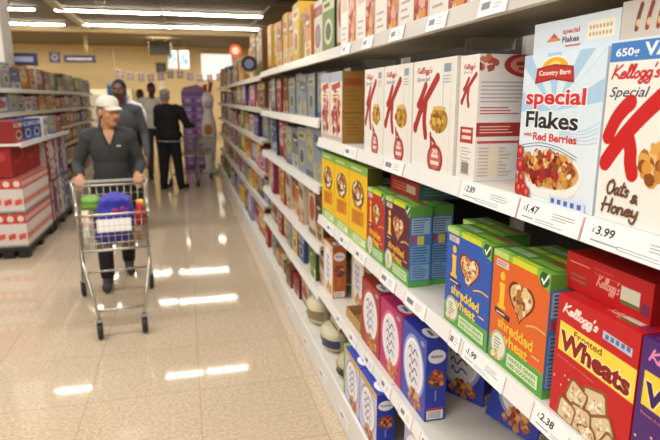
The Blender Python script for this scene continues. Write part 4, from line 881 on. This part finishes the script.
def person(loc, heading, skin, joints, label, shirt, trouser, shoe, hairc, voxel=.01, hands=(None, None), head_yaw=0., head_pitch=0., hair='short', bulk=0., build=1.):
    """heading: direction the body faces, angle of its +y axis about z. joints in body space, x = person's right, y = forward"""
    J = {k: Vector(v) for k, v in joints.items()}
    B = []; S = []; T = []
    pe, ch, nk, hd = J['pelvis'], J['chest'], J['neck'], J['head']
    Rt = Matrix.Rotation(J['twist'].x if 'twist' in J else 0, 3, 'Z')
    up = (ch-pe).normalized(); tilt = Vector((0, 0, 1)).rotation_difference(up).to_matrix() @ Rt
    b = build
    torso = [('e', ch+up*.02, (.165*b, .115*b, .19), tilt), ('e', (ch+pe)/2, (.15*b, .115*b, .19), tilt), ('e', pe+Vector((0, 0, .02)), (.165*b, .125*b, .13))]
    torso += [('c', J['shR'], J['shL'], .062, .062), ('c', nk-up*.09, (J['shR']*.75+nk*.25)-up*.02, .045, .045), ('c', nk-up*.09, (J['shL']*.75+nk*.25)-up*.02, .045, .045)]
    B += torso; S += [('e', p[1], tuple(r+.014+bulk for r in p[2]), *p[3:]) if p[0] == 'e' else ('c', p[1], p[2], p[3]+.012, p[4]+.012) for p in torso[:2]+torso[3:4]]
    for sd in 'RL': S.append(('c', nk-up*.085, (J['sh'+sd]*.75+nk*.25)+Vector((0, 0, .004)), .064, .068+bulk*.5))
    S.append(('e', pe+Vector((0, 0, .03)), (.18*b+bulk, .14*b+bulk, .13)))
    for sd in 'RL':
        sh, el, wr = J['sh'+sd], J['el'+sd], J['wr'+sd]
        B += [('c', sh, el, .05, .04), ('c', el, wr, .039, .027)]; S += [('c', sh, el, .067+bulk*.6, .054+bulk*.5), ('c', el, el+(wr-el)*.93, .054+bulk*.5, .04)]
        hp, kn, an, toe = J['hp'+sd], J['kn'+sd], J['an'+sd], J['toe'+sd]
        B += [('c', hp, kn, .082, .055), ('c', kn, an, .055, .038), ('c', an-Vector((0, 0, .03)), toe, .034, .028)]
        T += [('c', hp, kn, .098+bulk*.4, .074+bulk*.4), ('c', kn, an+Vector((0, 0, .02)), .074+bulk*.4, .062+bulk*.4)]
    T += [('e', pe+Vector((0, 0, .01)), (.175*b, .135*b, .13))]
    # head in its own frame
    HR = Matrix.Rotation(head_yaw, 3, 'Z') @ Matrix.Rotation(head_pitch, 3, 'X')
    h = lambda x, y, z: hd+HR@Vector((x, y, z)); hr = lambda rx=0: HR@Matrix.Rotation(rx, 3, 'X')
    B += [('c', nk-up*.05, h(0, -.02, -.04), .058, .055), ('e', h(0, -.012, .03), (.074, .092, .092), hr()), ('e', h(0, .028, -.035), (.062, .062, .085), hr(.12)), ('e', h(0, .062, -.092), (.03, .026, .024), hr()),
          ('c', h(0, .088, .012), h(0, .108, -.030), .011, .016), ('e', h(.018, .096, -.034), (.011, .012, .009), hr()), ('e', h(-.018, .096, -.034), (.011, .012, .009), hr()),
          ('c', h(-.036, .078, .030), h(.036, .078, .030), .013, .013), ('e', h(.046, .058, -.026), (.024, .024, .022), hr()), ('e', h(-.046, .058, -.026), (.024, .024, .022), hr()),
          ('c', h(-.02, .082, -.062), h(.02, .082, -.062), .010, .010), ('e', h(.076, -.012, -.01), (.013, .02, .032), hr()), ('e', h(-.076, -.012, -.01), (.013, .02, .032), hr())]
    for sd, hp_ in zip('RL', hands):
        if hp_: B += hand(J['wr'+sd], *hp_)
        else: B += hand(J['wr'+sd], (J['wr'+sd]-J['el'+sd])+Vector((0, .01, -.05)), ((-1 if sd == 'R' else 1), 0, 0), 1 if sd == 'L' else -1, .35)
    body = skin_obj('person', B, voxel, skin); body.location = loc; body.rotation_euler.z = heading
    tag(body, label, 'person')
    skin_obj('shirt', S, voxel*1.4, mat(shirt, .85, vary=.12, scale=25), body)
    skin_obj('trousers', T, voxel*1.4, mat(trouser, .85, vary=.12, scale=25), body)
    for sd in 'RL':
        an, toe = J['an'+sd], J['toe'+sd]; dv = (toe-an); dv.z = 0; dv.normalize()
        low = min(an.z-.085, 9)
        skin_obj('shoe', [('c', an+Vector((0, 0, -.03))-dv*.02, an+Vector((0, 0, -.035))+dv*.03, .044, .044), ('c', an-dv*.02+Vector((0, 0, -.055)), toe+Vector((0, 0, .008)), .043, .040)], voxel, mat(shoe, .5), body)
    # eyes, brows, mouth
    for sx in (-.032, .032):
        e = MB(); e.ell(h(sx, .081, .006), (.0105, .008, .0062), mat('#bdb2a6', .4), HR, 12, 8); eo = e.obj('eye', body); e = MB(); e.ell(h(sx, .0876, .006), (.0055, .003, .0058), mat('#1e1410', .2), HR, 10, 6); e.obj('iris', eo)
    e = MB(); e.tube([h(-.024, .088, -.061), h(-.01, .0955, -.0595), h(.01, .0955, -.0595), h(.024, .088, -.061)], [.003, .0055, .0055, .003], mat('#7d4238' if skin is SKIN_A else '#3c221c', .5), 8); e.obj('mouth', body)
    if hair:
        hp2 = [('e', h(0, -.022, .045), (.080, .094, .088), hr()), ('e', h(0, -.045, -.005), (.077, .066, .075), hr())]
        hm = skin_obj('hair', hp2, .007, mat(hairc, .8, vary=.3, scale=60), body)
        # hairline: keep the face clear
        bm = bmesh.new(); bm.from_mesh(hm.data); inv = HR.transposed()
        kill = [v for v in bm.verts if (lambda p: p.y > .052-.35*max(0, p.z-.055)*0 and p.z < .062 or (p.y > -.005 and p.z < .0))(inv@(v.co-hd))]
        bmesh.ops.delete(bm, geom=kill, context='VERTS'); bm.to_mesh(hm.data); bm.free()
    return body, h, HR
def stand(hgt=1.72, lean=0., arms=None, stride=0.):
    s = hgt/1.72
    J = dict(pelvis=(0, 0, .93), chest=(0, lean*.5, 1.25), neck=(0, -.015+lean, 1.46), head=(0, .02+lean*1.25, 1.605), shR=(.175, -.01+lean*.9, 1.395), shL=(-.175, -.01+lean*.9, 1.395),
             elR=(.23, -.03+lean*.6, 1.12), elL=(-.23, -.03+lean*.6, 1.12), wrR=(.24, .06, .88), wrL=(-.24, .06, .88),
             hpR=(.09, 0, .90), hpL=(-.09, 0, .90), knR=(.095, .03+stride*.5, .50), knL=(-.095, .03-stride*.3, .50), anR=(.10, stride, .09), anL=(-.10, -stride, .09), toeR=(.115, stride+.14, .035), toeL=(-.115, -stride+.14, .035))
    if arms: J.update(arms)
    return {k: tuple(x*s if k != 'twist' else x for x in v) for k, v in J.items()}

# --- trolley
CHROME = mat('#b9b4a6', .3, .85, spec=.5); DARK = mat('#262422', .5); GREYP = mat('#8d8a84', .5)
def trolley(loc, rz, label, first=True):
    t = empty('shopping_trolley', loc, rz); M = CHROME
    # body space: y forward; basket narrows to the front
    yr, yf = -.44, .44
    wt = lambda y, z: (.265-(y-yr)/(yf-yr)*.035)-(.93-z)*.06
    zt = lambda y: .93-(y-yr)/(yf-yr)*.075; zb = lambda y: .565+(y-yr)/(yf-yr)*.045
    q = MB(); r = .0028
    for s in (-1, 1):
        for i in range(19):
            y = yr+(yf-yr)*i/18; q.tube([(s*wt(y, zt(y)), y, zt(y)), (s*wt(y, zb(y)), y, zb(y))], r, M, 5)
        for k in (.2, .4, .6, .8): q.tube([(s*wt(y, zb(y)+(zt(y)-zb(y))*k), y, zb(y)+(zt(y)-zb(y))*k) for y in (yr, yf)], r, M, 5)
    for y in (yf, yr):
        w1, w0 = wt(y, zt(y)), wt(y, zb(y))
        for i in range(11):
            k = -1+2*i/10; q.tube([(k*w1, y, zt(y)), (k*w0, y, zb(y))], r, M, 5)
        for k in (.2, .4, .6, .8): z = zb(y)+(zt(y)-zb(y))*k; q.tube([(-wt(y, z), y, z), (wt(y, z), y, z)], r, M, 5)
    for i in range(11):
        k = -1+2*i/10; q.tube([(k*wt(yr, zb(yr)), yr, zb(yr)), (k*wt(yf, zb(yf)), yf, zb(yf))], r, M, 5)
    for i in range(13): y = yr+(yf-yr)*i/12; q.tube([(-wt(y, zb(y)), y, zb(y)), (wt(y, zb(y)), y, zb(y))], r, M, 5)
    q.obj('basket', t)
    q = MB(); R_ = .009
    for fz, w in ((zt, 1), (zb, 0)):
        c = [(s*wt(y, fz(y)), y, fz(y)) for s, y in ((-1, yr), (-1, yf), (1, yf), (1, yr), (-1, yr))]; q.tube(c[:2], R_, M); q.tube(c[1:3], R_, M); q.tube(c[2:4], R_, M); q.tube(c[3:5], R_, M)
    q.obj('rim', t)
    q = MB()
    for s in (-1, 1):
        q.tube([(s*.295, -.56, .945), (s*.29, -.5, .945), (s*.275, -.42, .91), (s*.262, -.44, .56), (s*.27, -.47, .30), (s*.27, -.47, .15)], .011, M, 8)
        q.tube([(s*.262, -.44, .56), (s*.22, .30, .55), (s*.215, .42, .52), (s*.15, .50, .18), (s*.145, .50, .14)], .011, M, 8)
        q.tube([(s*.27, -.47, .2), (s*.15, .49, .2)], .009, M, 8)
    q.tube([(-.15, .49, .2), (.15, .49, .2)], .009, M); q.tube([(-.27, -.47, .2), (.27, -.47, .2)], .009, M)
    q.obj('frame', t)
    q = MB(); q.tube([(-.305, -.56, .945), (.305, -.56, .945)], .0135, mat('#a8a39a', .4), 12); q.obj('handle', t)
    q = MB(); q.box(-.11, .11, yf+.008, yf+.014, .735, .825, mat('#d8d5d0', .4), .003)
    for i in range(6):
        for k in range(2): q.box(-.1+.034*i, -.072+.034*i, yf+.0141, yf+.0146, .743+.04*k, .775+.04*k, mat('#f2f0ec'))
    q.obj('advert_panel', t)
    for x, y in ((-.27, -.47), (.27, -.47), (-.145, .50), (.145, .50)):
        q = MB()
        for s in (-1, 1): q.box(x+s*.019-.002, x+s*.019+.002, y-.03, y+.03, .05, .135, GREYP)
        q.box(x-.021, x+.021, y-.03, y+.03, .128, .142, GREYP); c = q.obj('caster', t)
        w_ = MB(); n = 22; vs = []; fs = []
        for rr, xx in ((.02, -.017), (.056, -.017), (.062, -.011), (.062, .011), (.056, .017), (.02, .017)): vs += [(x+xx, y-.012+rr*math.cos(2*PI*i/n), .0625+rr*math.sin(2*PI*i/n)) for i in range(n)]
        for j in range(5):
            for i in range(n): fs.append((j*n+i, j*n+(i+1) % n, (j+1)*n+(i+1) % n, (j+1)*n+i))
        fs += [tuple(range(n)), tuple(range(5*n, 6*n))[::-1]]; w_.add(vs, fs, DARK, True); w_.obj('wheel', c)
    return tag(t, label, 'trolley')
TX, TY, TR = -.562, 4.38, PI+.135
TR_ = trolley((TX, TY, 0), TR, 'wire shopping trolley full of groceries pushed by the man in the cap')
trolley((.13, 11.2, 0), -.42, 'far empty wire trolley held by the shopper in black')
def tw_(x, y, z): c, s = math.cos(TR), math.sin(TR); return (TX+c*x-s*y, TY+s*x+c*y, z)
# goods in the trolley (local coordinates of the basket)
def blob(name, c, r, col, label, seed=1, rot=0., col2=None, sq=.75):
    bm = bmesh.new(); bmesh.ops.create_icosphere(bm, subdivisions=4, radius=1); R = random.Random(seed); ph = [R.uniform(0, 6) for _ in range(6)]
    for v in bm.verts:
        p = v.co; k = 1+.06*math.sin(6*p.x+ph[0])+.06*math.sin(7*p.y+ph[1])+.05*math.sin(8*p.z+ph[2])+.03*math.sin(17*p.x+11*p.z+ph[3])
        n = Vector([math.copysign(abs(a)**sq, a) for a in p]); v.co = Vector((n.x*r[0], n.y*r[1], n.z*r[2]))*k
    q = MB(); q.bm(bm, mat(col, .45, vary=.15, scale=12), True)
    if col2:
        vs = []; R2 = random.Random(seed+3)
        for k in range(4):
            a = PI/2+R2.uniform(-.8, .8); z = R2.uniform(-.5, .6); d = .03
            ctr = Vector((math.cos(a)*r[0]*.9, math.sin(a)*r[1]*.97, z*r[2])); q.ell(ctr, (.022, .012, .022), mat(col2))
    o = q.obj(name, loc=tw_(*c), rz=TR+rot); return tag(o, label, 'groceries', 'groceries in the front trolley')
zb0 = .56
blob('carrier_bag', (-.02, .08, .78), (.118, .13, .15), '#33309a', 'large blue-purple carrier bag bulging out of the trolley', 3, 0, '#9a2450', .6)
blob('carrier_bag', (.01, .335, .685), (.108, .045, .055), '#2f2a80', 'flattened dark purple bag low at the trolley front', 4)
blob('vegetable_bag', (.145, -.2, .835), (.075, .11, .055), '#6d9a3a', 'green bag of vegetables near the trolley handle', 5)
blob('bread_bag', (.188, .04, .765), (.03, .085, .05), '#d9c4a4', 'cream bag of bread at the left inside of the trolley', 6)
blob('meat_pack', (.172, .20, .735), (.03, .062, .05), '#d8b0a8', 'pinkish wrapped pack at the trolley corner', 7)
blob('jar_bag', (.176, .335, .69), (.022, .045, .06), '#cfd0b4', 'pale greenish packet at the front corner of the trolley', 9)
blob('red_bag', (-.182, .22, .795), (.036, .085, .085), '#a81f2a', 'round red packet beside the blue-purple carrier bag', 8, 0, None, .9)
blob('yellow_pack', (-.198, .03, .845), (.028, .07, .03), '#e0a52a', 'yellow packet at the right rim of the trolley', 10)
blob('brown_bag', (-.162, .355, .685), (.026, .036, .05), '#8d6a4a', 'brown packet at the lower front corner of the trolley', 12)

# --- man in cap pushing the front trolley: hands closed on the handle
Hd = math.cos
HX, HY = tw_(0, -.56, 0)[:2]
MX, MY, MR = -.66, 5.27, PI+.10
def to_body(p, loc, rz):
    x, y, z = p[0]-loc[0], p[1]-loc[1], p[2]; c, s = math.cos(-rz), math.sin(-rz); return (c*x-s*y, s*x+c*y, z)
hl = to_body(tw_(-.215, -.56, .945), (MX, MY), MR); hrr = to_body(tw_(.215, -.56, .945), (MX, MY), MR)
J = dict(pelvis=(0, -.06, .88), chest=(0, .02, 1.16), neck=(-.005, .055, 1.378), head=(-.02, .095, 1.503), shR=(.163, .03, 1.292), shL=(-.163, .03, 1.292),
         elR=(.272, -.06, 1.04), elL=(-.255, -.06, 1.04), wrR=(hrr[0]+.01, hrr[1]-.085, .985), wrL=(hl[0]-.01, hl[1]-.085, .985),
         hpR=(.09, -.06, .86), hpL=(-.09, -.06, .86), knR=(.10, .14, .49), knL=(-.10, .03, .48), anR=(.09, .27, .10), anL=(-.09, -.17, .115), toeR=(.10, .42, .04), toeL=(-.10, -.03, .038))
hnd = ((( 0, 1, -.28), (0, -.35, -1), -1, 1.05), ((0, 1, -.28), (0, -.35, -1), 1, 1.05))
man, h, HR = person((MX, MY, 0), MR, SKIN_A, J, 'person in white cap and dark grey zip top pushing the front trolley', '#3b3d3d', '#1c1b1d', '#3a3a3c', '#6a6058', .0065, hnd, .62, -.08, bulk=-.006, build=.93)
# collar, zip, emblem
nk = Vector(J['neck'])
q = MB(); n = 20; vs = []
for r, z in ((.072, -.045), (.082, -.015), (.08, .02), (.072, .018), (.066, -.02)):
    vs += [(nk.x+r*math.cos(a)*(1 if True else 0), nk.y+.0+r*.95*math.sin(a), nk.z+z-.03*max(0, math.sin(a))) for a in [PI/2+.75+(2*PI-1.5)*i/(n-1) for i in range(n)]]
fs = [(j*n+i, j*n+i+1, (j+1)*n+i+1, (j+1)*n+i) for j in range(4) for i in range(n-1)]
q.add(vs, fs, mat('#33383a', .85), True); q.obj('collar', man)
shirt = [c for c in man.children if c.name.startswith('shirt')][0]
def front(x, z, off=.003):
    ys = [r[1].y for r in (shirt.ray_cast(Vector((x, 1, z)), Vector((0, -1, 0))), man.ray_cast(Vector((x, 1, z)), Vector((0, -1, 0)))) if r[0]]; return (x, (max(ys) if ys else .14)+off, z)
q = MB(); q.add([front(-.098, 1.212), front(-.063, 1.212), front(-.063, 1.224), front(-.098, 1.224)], [(0, 1, 2, 3)], mat('#d8d8d8')); q.obj('emblem', man)
q = MB(); vs = []; N = 8
for r in range(N+1):
    z = 1.235+.122*r/N; wv = .004+.040*min(1, r/N*1.3)
    vs += [front(-wv+2*wv*k/4-.008, z, .004) for k in range(5)]
q.add(vs, [(r*5+k+1, r*5+k, r*5+5+k, r*5+6+k) for r in range(N) for k in range(4)], SKIN_A, True); q.obj('open_neck', man)
q = MB(); q.tube([front(-.008, 1.235-.012*k, .001) for k in range(8)], .003, mat('#1f2224'), 6); q.obj('zip', man)
for sg in (-1, 1):
    q = MB(); A = []
    for k in range(7):
        t = k/6; z = 1.228+.125*t; x = sg*(.004+.042*t)-.008; A += [front(x, z, .004), front(x+sg*.022, z+.006, .010)]
    q.add(A, [(2*k, 2*k+2, 2*k+3, 2*k+1) if sg > 0 else (2*k, 2*k+1, 2*k+3, 2*k+2) for k in range(6)], mat('#2b2e30', .85)); q.obj('lapel', man)
# cap
hd = Vector(J['head']); q = MB(); n = 28; vs = []; fs = []
prof = ((.088, .048), (.092, .06), (.091, .085), (.080, .112), (.058, .130), (.03, .138), (.004, .1405))
for r, z in prof: vs += [h(r*.92*math.cos(2*PI*i/n), -.010+r*1.10*math.sin(2*PI*i/n), z) for i in range(n)]
for j in range(len(prof)-1):
    for i in range(n): fs.append((j*n+i, j*n+(i+1) % n, (j+1)*n+(i+1) % n, (j+1)*n+i))
fs.append(tuple(range((len(prof)-1)*n, len(prof)*n))); CAP = mat('#e4dfce', .8, vary=.06); q.add(vs, fs, CAP, True); cap = q.obj('cap', man)
q = MB(); vs = []; fs = []; m_ = 14
for k, (ln, dz) in enumerate(((0, 0), (.03, .003), (.06, -.004), (.078, -.014))):
    for i in range(m_):
        a = PI*.12+PI*.76*i/(m_-1); vs.append(h(.085*math.cos(a)*(1-.08*k), -.012+.10*math.sin(a)+ln*math.sin(a)**.6, .052+dz-.018*(abs(math.cos(a))**2)))
for k in range(3):
    for i in range(m_-1): fs.append((k*m_+i, k*m_+i+1, (k+1)*m_+i+1, (k+1)*m_+i))
top = len(vs); vs += [v-HR@Vector((0, 0, .004)) for v in vs]; fs += [tuple(i+top for i in f[::-1]) for f in fs]
q.add(vs, fs, CAP, True); q.obj('brim', cap)

# --- others
m2, h2, R2 = person((-.735, 7.25, 0), PI-.1, SKIN_B, stand(1.83, .03, dict(wrL=(-.27, .12, .88), wrR=(.27, .02, .86)), .13), 'person in dark grey top with white shoulder stripes behind the capped man', '#44464a', '#202024', '#2a2624', '#15110f', .011)
for s in (-1, 1):
    q = MB(); k = 1.83/1.72; q.tube([(s*.075*k, .03, 1.475*k), (s*.14*k, .035, 1.462*k), (s*.205*k, .03, 1.435*k), (s*.248*k, .015, 1.36*k), (s*.262*k, 0, 1.25*k)], [.02, .03, .03, .024, .015], mat('#d8d6d2', .8), 8); q.obj('shoulder_stripe', m2)
jb = stand(1.76, .05, dict(shR=(.225, .02, 1.385), shL=(-.225, .02, 1.385), elR=(.30, .12, 1.13), wrR=(.24, .37, 1.10), elL=(-.31, .08, 1.13), wrL=(-.20, .34, 1.08), head=(-.10, .07, 1.60), neck=(-.06, .03, 1.46), chest=(-.04, .02, 1.25), knR=(.12, .04, .5), knL=(-.12, 0, .5), anR=(.13, .08, .09), anL=(-.13, -.06, .09), toeR=(.16, .22, .035), toeL=(-.14, .08, .035)), .05)
m3, h3, R3 = person((-.29, 10.45, 0), -.65, SKIN_A, jb, 'person in black clothes seen from behind holding the far trolley', '#141417', '#121214', '#101010', '#8a847c', .011, head_yaw=.5, build=1.2, bulk=.03)
q = MB(); vs = []; n = 20
q.lathe([(.096, .045), (.098, .075), (.085, .11), (.05, .135), (.006, .142)], mat('#a39c92', .8), n=n)
q.v = [tuple(h3(x*.92, -.012+y*1.06, z)) for x, y, z in q.v]; q.obj('cap', m3)
q = MB(); pb = Vector(jb['pelvis']); q.lathe([(.205, -.145), (.212, -.14), (.205, -.132)], mat('#b8b4ae', .8), (pb.x, pb.y, pb.z+.06), 24); q.v = [(x, y*.82, z) for x, y, z in q.v]; q.obj('shirt_hem', m3)
person((-.62, 11.9, 0), PI+.3, SKIN_B, stand(1.92), 'tall person in white shirt half hidden behind the person in black', '#d9d4c8', '#3a3a42', '#222222', '#17130f', .013)
person((-.93, 13.2, 0), PI, SKIN_B, stand(1.8), 'distant dark-haired person in dark clothes between two shoppers', '#2c2a2c', '#2a2a30', '#222222', '#17130f', .013)

# ================================================================== view
sc = bpy.context.scene
sc.view_settings.view_transform = 'Standard'; sc.view_settings.look = 'None'; sc.view_settings.exposure = 0.0; sc.view_settings.gamma = 1.0
